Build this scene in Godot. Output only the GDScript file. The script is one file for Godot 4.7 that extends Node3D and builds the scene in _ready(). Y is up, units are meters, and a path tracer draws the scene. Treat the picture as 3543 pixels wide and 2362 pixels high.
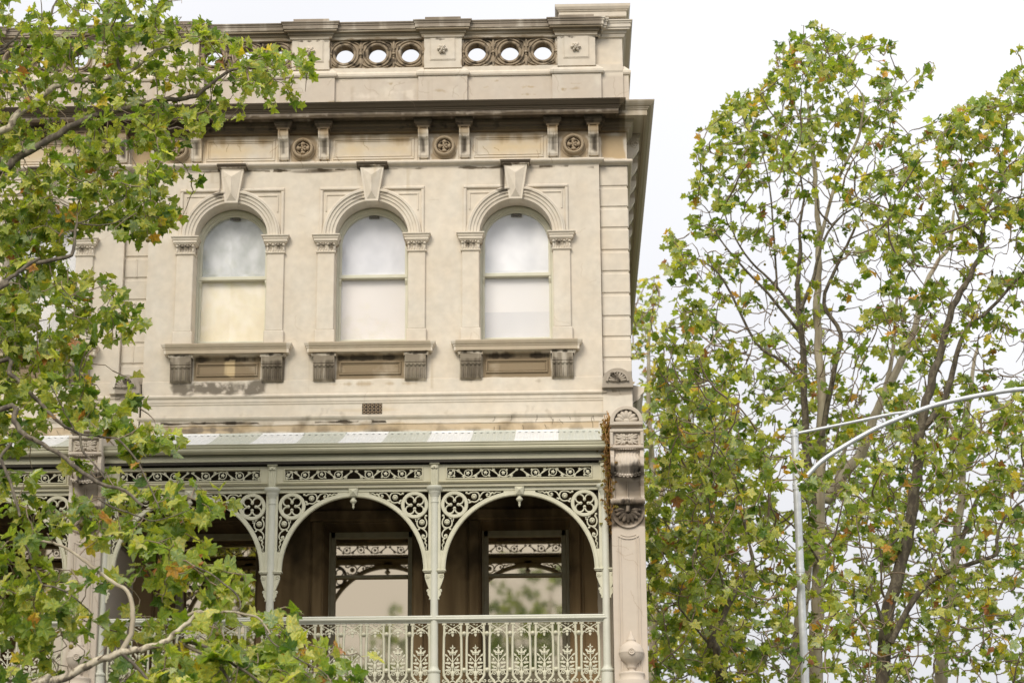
extends Node3D

# ---------------------------------------------------------------- mesh helpers
class Shape:
	var v := PackedVector3Array()
	var n := PackedVector3Array()
	var t := PackedVector2Array()
	func tri(a: Vector3, b: Vector3, c: Vector3) -> void:
		var k := (b - a).cross(c - a)
		if k.length_squared() < 1e-18:
			return
		k = k.normalized()
		v.append(a); v.append(c); v.append(b)
		n.append(k); n.append(k); n.append(k)
	func quad(a: Vector3, b: Vector3, c: Vector3, d: Vector3) -> void:
		tri(a, b, c)
		tri(a, c, d)
	func rect(x0: float, x1: float, y0: float, y1: float, z: float) -> void:
		quad(Vector3(x0, y0, z), Vector3(x1, y0, z), Vector3(x1, y1, z), Vector3(x0, y1, z))
	func box(x0: float, x1: float, y0: float, y1: float, z0: float, z1: float, c := 0.0) -> void:
		var zc := z1 - c
		var o := [Vector3(x0, y0, zc), Vector3(x1, y0, zc), Vector3(x1, y1, zc), Vector3(x0, y1, zc)]
		var f := [Vector3(x0 + c, y0 + c, z1), Vector3(x1 - c, y0 + c, z1), Vector3(x1 - c, y1 - c, z1), Vector3(x0 + c, y1 - c, z1)]
		var b := [Vector3(x0, y0, z0), Vector3(x1, y0, z0), Vector3(x1, y1, z0), Vector3(x0, y1, z0)]
		quad(f[0], f[1], f[2], f[3])
		quad(b[1], b[0], b[3], b[2])
		for i in 4:
			var j := (i + 1) % 4
			if c > 0.0:
				quad(o[i], o[j], f[j], f[i])
			quad(b[i], b[j], o[j], o[i])
	# profile of (out, y), from the bottom up, carried along a plan path of (x, z), mitred at its corners
	func mould(path: Array, prof: Array) -> void:
		var rows := []
		for i in path.size():
			var m := Vector2.ZERO
			var n1 := Vector2.ZERO
			var n2 := Vector2.ZERO
			if i > 0:
				var d: Vector2 = (path[i] - path[i - 1]).normalized()
				n1 = Vector2(-d.y, d.x)
			if i < path.size() - 1:
				var d: Vector2 = (path[i + 1] - path[i]).normalized()
				n2 = Vector2(-d.y, d.x)
			if i == 0:
				m = n2
			elif i == path.size() - 1:
				m = n1
			else:
				m = (n1 + n2) / (1.0 + n1.dot(n2))
			var r := []
			for p in prof:
				r.append(Vector3(path[i].x + m.x * p.x, p.y, path[i].y + m.y * p.x))
			rows.append(r)
		for i in rows.size() - 1:
			for j in prof.size() - 1:
				quad(rows[i][j], rows[i + 1][j], rows[i + 1][j + 1], rows[i][j + 1])
		for e in [0, rows.size() - 1]:
			for j in range(1, prof.size() - 1):
				if e == 0:
					tri(rows[e][0], rows[e][j], rows[e][j + 1])
				else:
					tri(rows[e][0], rows[e][j + 1], rows[e][j])
	# profile of (w, z) carried round an ellipse of half axes a + w, b + w
	func arch(cx: float, cy: float, a: float, b: float, prof: Array, a0 := 0.0, a1 := PI, seg := 28) -> void:
		for i in seg:
			var u := a0 + (a1 - a0) * i / seg
			var w := a0 + (a1 - a0) * (i + 1) / seg
			for j in prof.size() - 1:
				var p: Vector2 = prof[j]
				var q: Vector2 = prof[j + 1]
				quad(Vector3(cx + (a + p.x) * cos(u), cy + (b + p.x) * sin(u), p.y), Vector3(cx + (a + q.x) * cos(u), cy + (b + q.x) * sin(u), q.y),
					Vector3(cx + (a + q.x) * cos(w), cy + (b + q.x) * sin(w), q.y), Vector3(cx + (a + p.x) * cos(w), cy + (b + p.x) * sin(w), p.y))
	func grid(rows: Array, wrap := true) -> void:
		var m: int = rows[0].size()
		var acc := []
		for r in rows:
			var a := PackedVector3Array()
			a.resize(m)
			acc.append(a)
		var last := m if wrap else m - 1
		for i in rows.size() - 1:
			for j in last:
				var k := (j + 1) % m
				var f: Vector3 = (rows[i][k] - rows[i][j]).cross(rows[i + 1][j] - rows[i][j]) + (rows[i + 1][j] - rows[i + 1][k]).cross(rows[i][k] - rows[i + 1][k])
				acc[i][j] += f; acc[i][k] += f; acc[i + 1][j] += f; acc[i + 1][k] += f
		for i in rows.size() - 1:
			for j in last:
				var k := (j + 1) % m
				for q in [[i, j], [i + 1, k], [i, k], [i, j], [i + 1, j], [i + 1, k]]:
					v.append(rows[q[0]][q[1]])
					n.append(acc[q[0]][q[1]].normalized())
	func lathe(c: Vector3, prof: Array, seg := 14, a0 := 0.0, a1 := TAU) -> void:
		var rows := []
		var whole := absf(a1 - a0 - TAU) < 1e-4
		for p in prof:
			var r := PackedVector3Array()
			for k in (seg if whole else seg + 1):
				var w := a0 + (a1 - a0) * k / seg
				r.append(c + Vector3(p.x * cos(w), p.y, -p.x * sin(w)))
			rows.append(r)
		rows.reverse()
		grid(rows, whole)
	func tube(pts: Array, r0: float, r1: float, sides := 5, flat := 1.0) -> void:
		if pts.size() < 2:
			return
		var rows := []
		var up := Vector3.ZERO
		for i in pts.size():
			var d: Vector3 = (pts[mini(i + 1, pts.size() - 1)] - pts[maxi(i - 1, 0)]).normalized()
			if i == 0:
				up = Vector3.BACK if absf(d.z) < 0.9 else Vector3.UP
			up = (up - d * up.dot(d)).normalized()
			var s := d.cross(up)
			var r := lerpf(r0, r1, float(i) / (pts.size() - 1))
			var ring := PackedVector3Array()
			for k in sides:
				var w := TAU * k / sides
				ring.append(pts[i] + (s * cos(w) + up * sin(w) * flat) * r)
			rows.append(ring)
		rows.reverse()
		grid(rows)
	func ball(c: Vector3, r: Vector3, seg := 8, rings := 5, turn := 0.0) -> void:
		var rows := []
		for i in rings + 1:
			var e := -PI / 2 + PI * i / rings
			var row := PackedVector3Array()
			for k in seg:
				var w := TAU * k / seg
				var p := Vector3(r.x * cos(e) * cos(w), r.y * sin(e), -r.z * cos(e) * sin(w))
				row.append(c + p.rotated(Vector3.BACK, turn))
			rows.append(row)
		rows.reverse()
		grid(rows)
	func poly(pts: PackedVector2Array, z0: float, z1: float) -> void:
		if Geometry2D.is_polygon_clockwise(pts):
			pts.reverse()
		var ix := Geometry2D.triangulate_polygon(pts)
		for i in range(0, ix.size(), 3):
			var a := pts[ix[i]]; var b := pts[ix[i + 1]]; var c := pts[ix[i + 2]]
			if (b - a).cross(c - a) < 0.0:
				var s := b; b = c; c = s
			tri(Vector3(a.x, a.y, z1), Vector3(b.x, b.y, z1), Vector3(c.x, c.y, z1))
			if z0 != z1:
				tri(Vector3(a.x, a.y, z0), Vector3(c.x, c.y, z0), Vector3(b.x, b.y, z0))
		if z0 != z1:
			for i in pts.size():
				var a := pts[i]; var b := pts[(i + 1) % pts.size()]
				quad(Vector3(a.x, a.y, z0), Vector3(b.x, b.y, z0), Vector3(b.x, b.y, z1), Vector3(a.x, a.y, z1))
	# outline of (z, y) carried from x0 to x1
	func prism_x(pts: Array, x0: float, x1: float) -> void:
		var f := PackedVector2Array(pts)
		if Geometry2D.is_polygon_clockwise(f):
			f.reverse()
		var ix := Geometry2D.triangulate_polygon(f)
		for i in range(0, ix.size(), 3):
			var a := f[ix[i]]; var b := f[ix[i + 1]]; var c := f[ix[i + 2]]
			if (b - a).cross(c - a) < 0.0:
				var s := b; b = c; c = s
			tri(Vector3(x0, a.y, a.x), Vector3(x0, b.y, b.x), Vector3(x0, c.y, c.x))
			tri(Vector3(x1, a.y, a.x), Vector3(x1, c.y, c.x), Vector3(x1, b.y, b.x))
		for i in f.size():
			var a := f[i]; var b := f[(i + 1) % f.size()]
			quad(Vector3(x1, a.y, a.x), Vector3(x1, b.y, b.x), Vector3(x0, b.y, b.x), Vector3(x0, a.y, a.x))
	func frame(x0: float, x1: float, y0: float, y1: float, w: float, z0: float, z1: float) -> void:
		box(x0, x1, y1 - w, y1, z0, z1, w * 0.25)
		box(x0, x1, y0, y0 + w, z0, z1, w * 0.25)
		box(x0, x0 + w, y0 + w, y1 - w, z0, z1, w * 0.25)
		box(x1 - w, x1, y0 + w, y1 - w, z0, z1, w * 0.25)
	func petals(c: Vector3, r: float, count: int, fat: float, lift: float, a0 := 0.0, a1 := TAU, inner := 0.3) -> void:
		for k in count:
			var w := a0 + (a1 - a0) * (k + 0.5) / count
			var m := r * (1.0 + inner) * 0.5
			ball(c + Vector3(cos(w) * m, sin(w) * m, lift * 0.4), Vector3(r * (1.0 - inner) * 0.52, fat, lift), 8, 4, w)
	func done(uv: Callable) -> ArrayMesh:
		var a := []
		a.resize(Mesh.ARRAY_MAX)
		a[Mesh.ARRAY_VERTEX] = v
		a[Mesh.ARRAY_NORMAL] = n
		if t.size() != v.size():
			t.resize(v.size())
			for i in v.size():
				t[i] = uv.call(v[i])
		a[Mesh.ARRAY_TEX_UV] = t
		var m := ArrayMesh.new()
		m.add_surface_from_arrays(Mesh.PRIMITIVE_TRIANGLES, a)
		return m

const TEX_X := -3.4
const TEX_Y := 14.5
const TEX_W := 7.4
const TEX_H := 10.2
const DPM := 128

var rng := RandomNumberGenerator.new()
var M := {}

func facade_uv(p: Vector3) -> Vector2:
	return Vector2((p.x - TEX_X) / TEX_W, (TEX_Y - p.y) / TEX_H)

func part(s: Shape, called: String, mat: Material, parent: Node = null) -> MeshInstance3D:
	var o := MeshInstance3D.new()
	o.name = called
	o.mesh = s.done(facade_uv)
	o.material_override = mat
	(parent if parent else self).add_child(o, true)
	return o

func again(o: MeshInstance3D, parent: Node, at: Vector3) -> MeshInstance3D:
	var c := o.duplicate()
	c.position = at
	parent.add_child(c, true)
	return c

func thing(called: String, label: String, category: String, group := "", at := Vector3.ZERO) -> Node3D:
	var o := Node3D.new()
	o.name = called
	o.position = at
	add_child(o, true)
	o.set_meta("label", label)
	o.set_meta("category", category)
	if group:
		o.set_meta("group", group)
	return o

func spiral(c: Vector3, r: float, turns: float, a0: float, dir := 1.0) -> Array:
	var p := []
	var k := int(10 * turns) + 2
	for i in k + 1:
		var f := float(i) / k
		var w := a0 + dir * TAU * turns * f
		p.append(c + Vector3(cos(w), sin(w), 0) * r * (1.0 - 0.85 * f))
	return p

func curve(p: Array, k := 5) -> Array:
	var o := []
	for i in p.size() - 1:
		var a: Vector3 = p[maxi(i - 1, 0)]
		var d: Vector3 = p[mini(i + 2, p.size() - 1)]
		for j in k:
			o.append(p[i].cubic_interpolate(p[i + 1], a, d, float(j) / k))
	o.append(p[-1])
	return o

# ---------------------------------------------------------------- materials
func plain(c: Color, rough: float, metal := 0.0) -> StandardMaterial3D:
	var m := StandardMaterial3D.new()
	m.albedo_color = c
	m.roughness = rough
	m.metallic = metal
	return m

func mottled(dark: Color, light: Color, scale: float, rough: float, freq := 0.02, seed_at := 1) -> StandardMaterial3D:
	var m := plain(Color.WHITE, rough)
	var t := NoiseTexture2D.new()
	t.width = 256; t.height = 256; t.seamless = true
	var f := FastNoiseLite.new()
	f.seed = seed_at; f.frequency = freq; f.fractal_octaves = 5
	t.noise = f
	var g := Gradient.new()
	g.set_color(0, dark); g.set_color(1, light)
	t.color_ramp = g
	m.albedo_texture = t
	m.uv1_triplanar = true
	m.uv1_world_triplanar = true
	m.uv1_scale = Vector3.ONE * scale
	return m

func bark(steps: Array, seed_at: int, scale: Vector3) -> StandardMaterial3D:
	var m := mottled(Color.BLACK, Color.WHITE, 1.0, 0.85, 0.016, seed_at)
	var g := Gradient.new()
	g.interpolation_mode = Gradient.GRADIENT_INTERPOLATE_LINEAR
	var offs := PackedFloat32Array()
	var cols := PackedColorArray()
	for s in steps:
		offs.append(s[0]); cols.append(s[1])
	g.offsets = offs; g.colors = cols
	m.albedo_texture.color_ramp = g
	m.uv1_scale = scale
	return m

var px := PackedByteArray()
var pw := 0
var ph := 0
var noises := []

func noise_bytes(sd: int, freq: float, octaves: int, fx := 1.0, fy := 1.0) -> PackedByteArray:
	var f := FastNoiseLite.new()
	f.seed = sd; f.frequency = freq; f.fractal_octaves = octaves
	var im := f.get_seamless_image(int(512 * fx), int(512 * fy))
	im.resize(512, 512, Image.INTERPOLATE_BILINEAR)
	im.convert(Image.FORMAT_L8)
	return im.get_data()

func stain_and_shade(x0: float, x1: float, y0: float, y1: float, c: Array, amt: float, thr: float, soft: float, nz := 0, fx := 1.0, fy := 1.0, hard := 5.0) -> void:
	var nb: PackedByteArray = noises[nz]
	var i0 := clampi(int((x0 - TEX_X) * DPM), 0, pw - 1)
	var i1 := clampi(int((x1 - TEX_X) * DPM), 0, pw - 1)
	var j0 := clampi(int((TEX_Y - y1) * DPM), 0, ph - 1)
	var j1 := clampi(int((TEX_Y - y0) * DPM), 0, ph - 1)
	var sp := maxf(soft * DPM, 1.0)
	for j in range(j0, j1 + 1):
		var ey := minf(1.0, minf(j - j0, j1 - j) / sp)
		var row := (int(j * fy) & 511) * 512
		for i in range(i0, i1 + 1):
			var e := minf(ey, minf(i - i0, i1 - i) / sp)
			var w := nb[row + (int(i * fx) & 511)] * 0.00294 + e * 0.55 - thr
			if w <= 0.0:
				continue
			w = minf(w * hard, 1.0) * amt
			var k := (j * pw + i) * 3
			px[k] = int(lerpf(px[k], c[0] * 0.95, w))
			px[k + 1] = int(lerpf(px[k + 1], c[1] * 0.95, w))
			px[k + 2] = int(lerpf(px[k + 2], c[2] * 0.95, w))

func crack(x: float, y: float, a: float, length: float, c: Array, amt: float) -> void:
	var s := 0.0
	var a0 := a
	while s < length:
		var i := int((x - TEX_X) * DPM)
		var j := int((TEX_Y - y) * DPM)
		if i > 0 and i < pw - 1 and j > 0 and j < ph - 1:
			var k := (j * pw + i) * 3
			for q in 3:
				px[k + q] = int(lerpf(px[k + q], c[q] * 0.95, amt))
		a = lerpf(a, a0, 0.1) + rng.randf_range(-0.4, 0.4)
		x += cos(a) / DPM
		y += sin(a) / DPM
		s += 1.0 / DPM

func facade_texture() -> ImageTexture:
	pw = int(TEX_W * DPM); ph = int(TEX_H * DPM)
	px.resize(pw * ph * 3)
	noises = [noise_bytes(3, 0.012, 5), noise_bytes(8, 0.05, 4), noise_bytes(21, 0.03, 4, 1.0, 0.12), noise_bytes(5, 0.004, 3), noise_bytes(14, 0.02, 4, 0.15, 1.0)]
	var n0: PackedByteArray = noises[0]
	var n1: PackedByteArray = noises[1]
	var n2: PackedByteArray = noises[2]
	var n3: PackedByteArray = noises[3]
	var k := 0
	for j in ph:
		var row := (j & 511) * 512
		for i in pw:
			var q := row + (i & 511)
			var l := 0.93 + n0[q] * 0.00015 + n1[q] * 0.00026 + n3[q] * 0.00018
			var warm := (n3[(q * 3 + 77) & 262143] - 128) * 0.0002 + (n2[q] - 128) * 0.00008
			px[k] = int(201 * l)
			px[k + 1] = int(191 * (l - warm * 0.35))
			px[k + 2] = int(175 * (l - warm * 0.8))
			k += 3
	var soot := [52, 45, 37]
	var brown := [112, 93, 66]
	var grey := [118, 108, 96]
	var ochre := [205, 172, 118]
	var pale := [222, 210, 194]
	# cornice, copings and the bed moulds under them
	stain_and_shade(-3.4, 3.36, 12.43, 12.66, [112, 101, 88], 0.85, 0.36, 0.02, 2, 1.0, 1.0, 3.0)
	stain_and_shade(-3.4, 3.40, 12.505, 12.70, [88, 78, 64], 0.85, 0.25, 0.01, 2, 1.0, 1.0, 3.0)
	stain_and_shade(-3.4, 3.40, 12.57, 12.70, [66, 58, 46], 0.7, 0.45, 0.02, 4, 1.0, 1.5, 2.0)
	stain_and_shade(-3.4, 3.40, 12.28, 12.47, [78, 66, 50], 0.85, 0.3, 0.03, 0, 1.5, 1.0, 2.5)
	stain_and_shade(-3.4, 3.40, 12.40, 12.53, soot, 0.55, 0.82, 0.03, 1, 0.7, 0.7, 2.0)
	stain_and_shade(3.30, 4.0, 12.28, 12.66, [140, 124, 98], 0.55, 0.5, 0.03, 2, 1.0, 1.0, 2.0)
	stain_and_shade(-3.4, 3.12, 13.77, 13.97, [134, 122, 108], 0.75, 0.45, 0.02, 2, 1.0, 1.0, 2.5)
	stain_and_shade(-3.4, 3.12, 13.66, 13.79, [112, 96, 70], 0.6, 0.6, 0.03, 4, 1.0, 1.0, 2.5)
	stain_and_shade(-3.4, 3.12, 13.66, 13.97, [70, 62, 50], 0.6, 0.88, 0.03, 4, 1.0, 1.2, 2.0)
	for c in [-1.76, 0.04, 1.84]:
		stain_and_shade(c - 0.66, c + 0.66, 13.24, 13.70, [126, 106, 80], 0.6, 0.6, 0.04, 0, 2.0, 2.0)
		stain_and_shade(c - 0.66, c + 0.66, 13.24, 13.70, soot, 0.65, 0.93, 0.05, 1)
	for c in [-2.65, -0.86, 0.94, 2.76]:
		stain_and_shade(c - 0.3, c + 0.3, 13.58, 13.69, soot, 0.7, 0.86, 0.06, 1)
		stain_and_shade(c - 0.27, c + 0.25, 12.80, 12.97, [168, 148, 116], 0.9, 0.86, 0.1, 1, 0.7, 0.7)
	stain_and_shade(-3.4, 3.5, 12.66, 13.15, [190, 176, 162], 0.5, 0.62, 0.1, 0)
	stain_and_shade(-0.5, 0.6, 12.74, 13.0, pale, 0.8, 0.82, 0.1, 0, 2.0, 2.0)
	stain_and_shade(1.4, 2.3, 12.86, 13.02, [176, 154, 122], 0.7, 0.92, 0.08, 1)
	# frieze
	stain_and_shade(-3.4, 3.45, 12.18, 12.36, [126, 104, 72], 0.6, 0.5, 0.06, 2, 1.0, 1.0, 2.0)
	for c in [-1.78, 0.0, 1.83]:
		stain_and_shade(c - 0.62, c + 0.62, 11.88, 12.28, [212, 188, 148], 0.7, 0.45, 0.22, 0, 1.0, 1.0, 1.6)
		stain_and_shade(c - 0.55, c + 0.55, 12.10, 12.3, [150, 122, 82], 0.5, 0.65, 0.1, 2, 1.0, 1.0, 2.0)
	for c in [-2.63, -0.925, 0.962, 2.70]:
		stain_and_shade(c - 0.2, c + 0.2, 11.88, 12.29, [140, 118, 88], 0.6, 0.5, 0.08, 0, 2.0, 2.0)
	for c in [-2.9, -2.37, -1.195, -0.654, 0.687, 1.238, 2.42, 2.97]:
		stain_and_shade(c - 0.075, c + 0.075, 11.96, 12.22, soot, 0.75, 0.62, 0.07, 2, 1.0, 1.0, 2.5)
		stain_and_shade(c - 0.13, c + 0.13, 12.33, 12.47, [82, 72, 58], 0.6, 0.5, 0.04, 2, 1.0, 1.0, 2.5)
	stain_and_shade(-2.95, 3.0, 11.72, 11.835, soot, 0.75, 0.84, 0.04, 4, 1.0, 2.0)
	# round the keystones and the crowns of the arches
	for c in [-1.876, 0.0, 1.918]:
		stain_and_shade(c - 0.27, c - 0.06, 11.36, 11.86, soot, 0.75, 0.80, 0.13, 2)
		stain_and_shade(c + 0.07, c + 0.27, 11.40, 11.86, [98, 84, 66], 0.6, 0.82, 0.13, 2)
		stain_and_shade(c - 0.30, c - 0.05, 11.30, 11.50, soot, 0.8, 0.72, 0.12, 4, 1.0, 2.0)
		stain_and_shade(c + 0.05, c + 0.28, 11.30, 11.50, soot, 0.8, 0.78, 0.12, 4, 1.0, 2.0)
		stain_and_shade(c - 0.21, c + 0.21, 11.79, 11.87, [70, 60, 48], 0.8, 0.4, 0.03, 1)
		# capitals, sill, brackets and apron
		for s in [-0.6, 0.6]:
			stain_and_shade(c + s - 0.13, c + s + 0.13, 10.63, 10.77, [84, 74, 60], 0.75, 0.70, 0.05, 2, 2.0, 1.0, 2.5)
			stain_and_shade(c + s - 0.16, c + s + 0.16, 8.83, 9.2, [120, 110, 94], 0.85, 0.46, 0.03, 2, 1.0, 1.0, 3.0)
			stain_and_shade(c + s - 0.16, c + s + 0.16, 8.83, 9.15, [64, 56, 46], 0.8, 0.74, 0.05, 2, 1.5, 1.0, 2.5)
			stain_and_shade(c + s - 0.16, c + s + 0.16, 9.17, 9.24, soot, 0.8, 0.80, 0.02, 1)
		stain_and_shade(c - 0.46, c + 0.46, 8.87, 9.22, [126, 108, 82], 0.8, 0.42, 0.03, 0, 1.0, 1.0, 2.5)
		stain_and_shade(c - 0.44, c + 0.44, 9.12, 9.22, soot, 0.7, 0.7, 0.03, 2)
		stain_and_shade(c - 0.8, c + 0.8, 9.2, 9.37, [148, 130, 102], 0.45, 0.5, 0.02, 4)
	stain_and_shade(-1.98, -1.74, 8.9, 9.2, [212, 190, 150], 0.85, 0.7, 0.06, 2)
	stain_and_shade(-2.62, -1.30, 8.655, 8.90, [112, 104, 92], 0.88, 0.52, 0.09, 0, 2.0, 2.0, 3.0)
	stain_and_shade(-2.55, -1.35, 8.655, 8.90, pale, 0.8, 0.96, 0.06, 1)
	stain_and_shade(-0.75, 0.7, 8.72, 8.9, [170, 150, 122], 0.6, 0.75, 0.1, 2)
	stain_and_shade(1.15, 2.7, 8.74, 8.9, [160, 148, 130], 0.6, 0.85, 0.1, 2)
	stain_and_shade(-1.9, 1.0, 8.34, 8.58, [196, 168, 124], 0.55, 0.7, 0.2, 3)
	for p in [[-2.75, -2.1], [-2.2, -1.4], [-0.75, -0.1], [0.0, 0.25], [-1.9, -1.7]]:
		stain_and_shade(p[0], p[1], 8.255, 8.355, soot, 0.9, 0.72, 0.05, 1, 0.35, 1.0, 6.0)
		stain_and_shade(p[0] - 0.2, p[1] + 0.2, 8.17, 8.36, [150, 134, 110], 0.6, 0.62, 0.08, 0, 2.0, 2.0, 2.0)
	stain_and_shade(-2.9, 3.0, 8.15, 8.30, [190, 164, 126], 0.6, 0.6, 0.05, 0)
	stain_and_shade(-2.6, -1.7, 8.14, 8.3, grey, 0.7, 0.72, 0.08, 2)
	stain_and_shade(-3.3, -2.98, 8.86, 11.8, [176, 156, 124], 0.5, 0.5, 0.04, 0)
	stain_and_shade(3.03, 3.42, 11.9, 12.3, [170, 140, 96], 0.6, 0.6, 0.08, 0)
	for c in [-1.876, 0.0, 1.918]:
		for s in [-0.84, -0.7, -0.42, 0.45, 0.7, 0.83]:
			var x: float = c + s + rng.randf_range(-0.05, 0.05)
			stain_and_shade(x - 0.03, x + 0.03, 8.9 - rng.randf_range(0.0, 0.25), 9.22, [176, 160, 132], 0.5, 0.62, 0.06, 2, 2.0, 1.0, 2.0)
	for q in 22:
		var x := rng.randf_range(-2.9, 2.9)
		stain_and_shade(x - 0.05, x + 0.05, 11.82 - rng.randf_range(0.1, 0.5), 11.83, [184, 168, 142], 0.45, 0.66, 0.07, 2, 2.0, 1.0, 2.0)
	for q in 18:
		var x := rng.randf_range(-2.9, 3.3)
		stain_and_shade(x - 0.06, x + 0.06, 12.7, 13.12 - rng.randf_range(0.0, 0.2), [170, 154, 132], 0.4, 0.62, 0.07, 2, 2.0, 1.0, 2.0)
	for q in 24:
		var x := rng.randf_range(-2.9, 3.3)
		stain_and_shade(x - 0.12, x + 0.12, 12.43, 12.51, [156, 146, 132], 0.6, 0.8, 0.03, 1, 1.0, 1.0, 3.0)
		stain_and_shade(x - 0.2, x + 0.1, 12.3, 12.46, [46, 40, 32], 0.7, 0.9, 0.05, 1, 1.0, 1.0, 3.0)
	for q in 12:
		var x := rng.randf_range(-2.9, 3.3)
		var y := rng.randf_range(12.7, 13.05)
		stain_and_shade(x - 0.16, x + 0.16, y - 0.07, y + 0.07, [166, 148, 120], 0.7, 0.86, 0.07, 1, 0.8, 0.8)
	for q in 16:
		var x := rng.randf_range(-2.9, 2.9)
		stain_and_shade(x - 0.22, x + 0.22, 11.755, 11.83, [70, 60, 46], 0.75, 0.80, 0.03, 1, 0.4, 1.0, 4.0)
	# the carved pier and its consoles
	stain_and_shade(3.0, 3.5, 8.6, 8.99, [146, 136, 122], 0.75, 0.55, 0.05, 0)
	stain_and_shade(3.08, 3.30, 8.74, 8.93, soot, 0.75, 0.82, 0.06, 1)
	stain_and_shade(3.08, 3.36, 8.55, 8.74, [104, 92, 74], 0.9, 0.90, 0.07, 1)
	stain_and_shade(3.0, 3.5, 7.4, 8.0, [188, 176, 160], 0.6, 0.5, 0.05, 0)
	stain_and_shade(2.95, 3.6, 4.4, 7.5, [196, 182, 166], 0.6, 0.3, 0.03, 0, 1.0, 1.0, 2.0)
	stain_and_shade(3.02, 3.55, 7.06, 7.28, [58, 52, 44], 0.9, 0.62, 0.07, 2, 1.0, 1.0, 2.5)
	stain_and_shade(3.0, 3.55, 6.84, 7.1, [142, 128, 110], 0.7, 0.5, 0.06, 0, 1.0, 1.0, 2.0)
	stain_and_shade(3.02, 3.52, 6.5, 6.88, [104, 92, 78], 0.8, 0.5, 0.06, 0, 1.0, 1.0, 2.5)
	stain_and_shade(3.05, 3.5, 6.5, 6.88, soot, 0.7, 0.85, 0.06, 1)
	# verandah back wall: old tan wash with dark streaks, and ceiling shade painted over its upper part
	stain_and_shade(-2.99, 2.92, 4.4, 8.1, [142, 118, 84], 0.93, 0.1, 0.02, 0)
	stain_and_shade(-2.99, 2.92, 4.4, 8.1, [90, 73, 50], 0.6, 0.72, 0.3, 2, 1.0, 1.0, 2.0)
	stain_and_shade(-2.99, 2.92, 6.05, 8.5, [62, 52, 38], 0.8, 0.62, 0.5, 0, 1.5, 1.0, 2.0)  # shade below the verandah ceiling, painted into the wall colour
	for q in 26:
		crack(rng.randf_range(-2.9, 3.3), rng.randf_range(12.66, 13.15), rng.randf_range(0, TAU), rng.randf_range(0.1, 0.4), [150, 134, 112], 0.35)
	for q in 24:
		crack(rng.randf_range(-2.3, 2.5), rng.randf_range(11.92, 12.3), -PI / 2 + rng.randf_range(-0.5, 0.5), rng.randf_range(0.08, 0.16), [120, 96, 66], 0.4)
	for q in 30:
		crack(rng.randf_range(-2.9, 3.4), rng.randf_range(8.7, 11.7), rng.randf_range(0, TAU), rng.randf_range(0.06, 0.3), [176, 158, 134], 0.3)
	for q in 14:
		crack(rng.randf_range(1.4, 2.9), rng.randf_range(8.2, 8.36), -PI / 2, rng.randf_range(0.03, 0.09), soot, 0.5)
	for q in 4:
		crack(rng.randf_range(3.1, 3.45), rng.randf_range(4.8, 6.5), rng.randf_range(0, TAU), rng.randf_range(0.1, 0.4), [160, 142, 118], 0.4)
	return ImageTexture.create_from_image(Image.create_from_data(pw, ph, false, Image.FORMAT_RGB8, px))

func leaf_texture() -> ImageTexture:
	var im := Image.create(96, 96, false, Image.FORMAT_RGB8)
	var f := FastNoiseLite.new()
	f.seed = 4; f.frequency = 0.06; f.fractal_octaves = 3
	var tips := [Vector2(0, 1), Vector2(0.52, 0.58), Vector2(-0.52, 0.58), Vector2(0.47, 0.1), Vector2(-0.47, 0.1)]
	for j in 96:
		for i in 96:
			var p := Vector2((i / 95.0 - 0.5) * 1.3, j / 95.0 * 1.15 - 0.1)
			var d := 9.0
			for q in tips:
				var s := Geometry2D.get_closest_point_to_segment(p, Vector2(0, 0.05), q)
				d = minf(d, p.distance_to(s))
			var e := clampf(1.0 - d / 0.03, 0.0, 1.0)
			var nz := f.get_noise_2d(i, j)
			var l := 0.90 + 0.10 * e + nz * 0.16
			var edge := clampf((nz - 0.18) * 4.0, 0.0, 1.0)
			im.set_pixel(i, j, Color(clampf(l + edge * 0.12, 0, 1), clampf(l - edge * 0.08, 0, 1), clampf(l - e * 0.0 - edge * 0.3, 0, 1)))
	return ImageTexture.create_from_image(im)

func blind_texture(sd: int, a: Color, b: Color, freq: float) -> StandardMaterial3D:
	var m := plain(Color.WHITE, 0.9)
	var t := NoiseTexture2D.new()
	t.width = 192; t.height = 192
	var f := FastNoiseLite.new()
	f.seed = sd; f.frequency = freq; f.fractal_octaves = 5
	t.noise = f
	var g := Gradient.new()
	g.set_color(0, a); g.set_color(1, b)
	t.color_ramp = g
	m.albedo_texture = t
	m.uv1_scale = Vector3(5, 5, 1)
	return m

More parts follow.
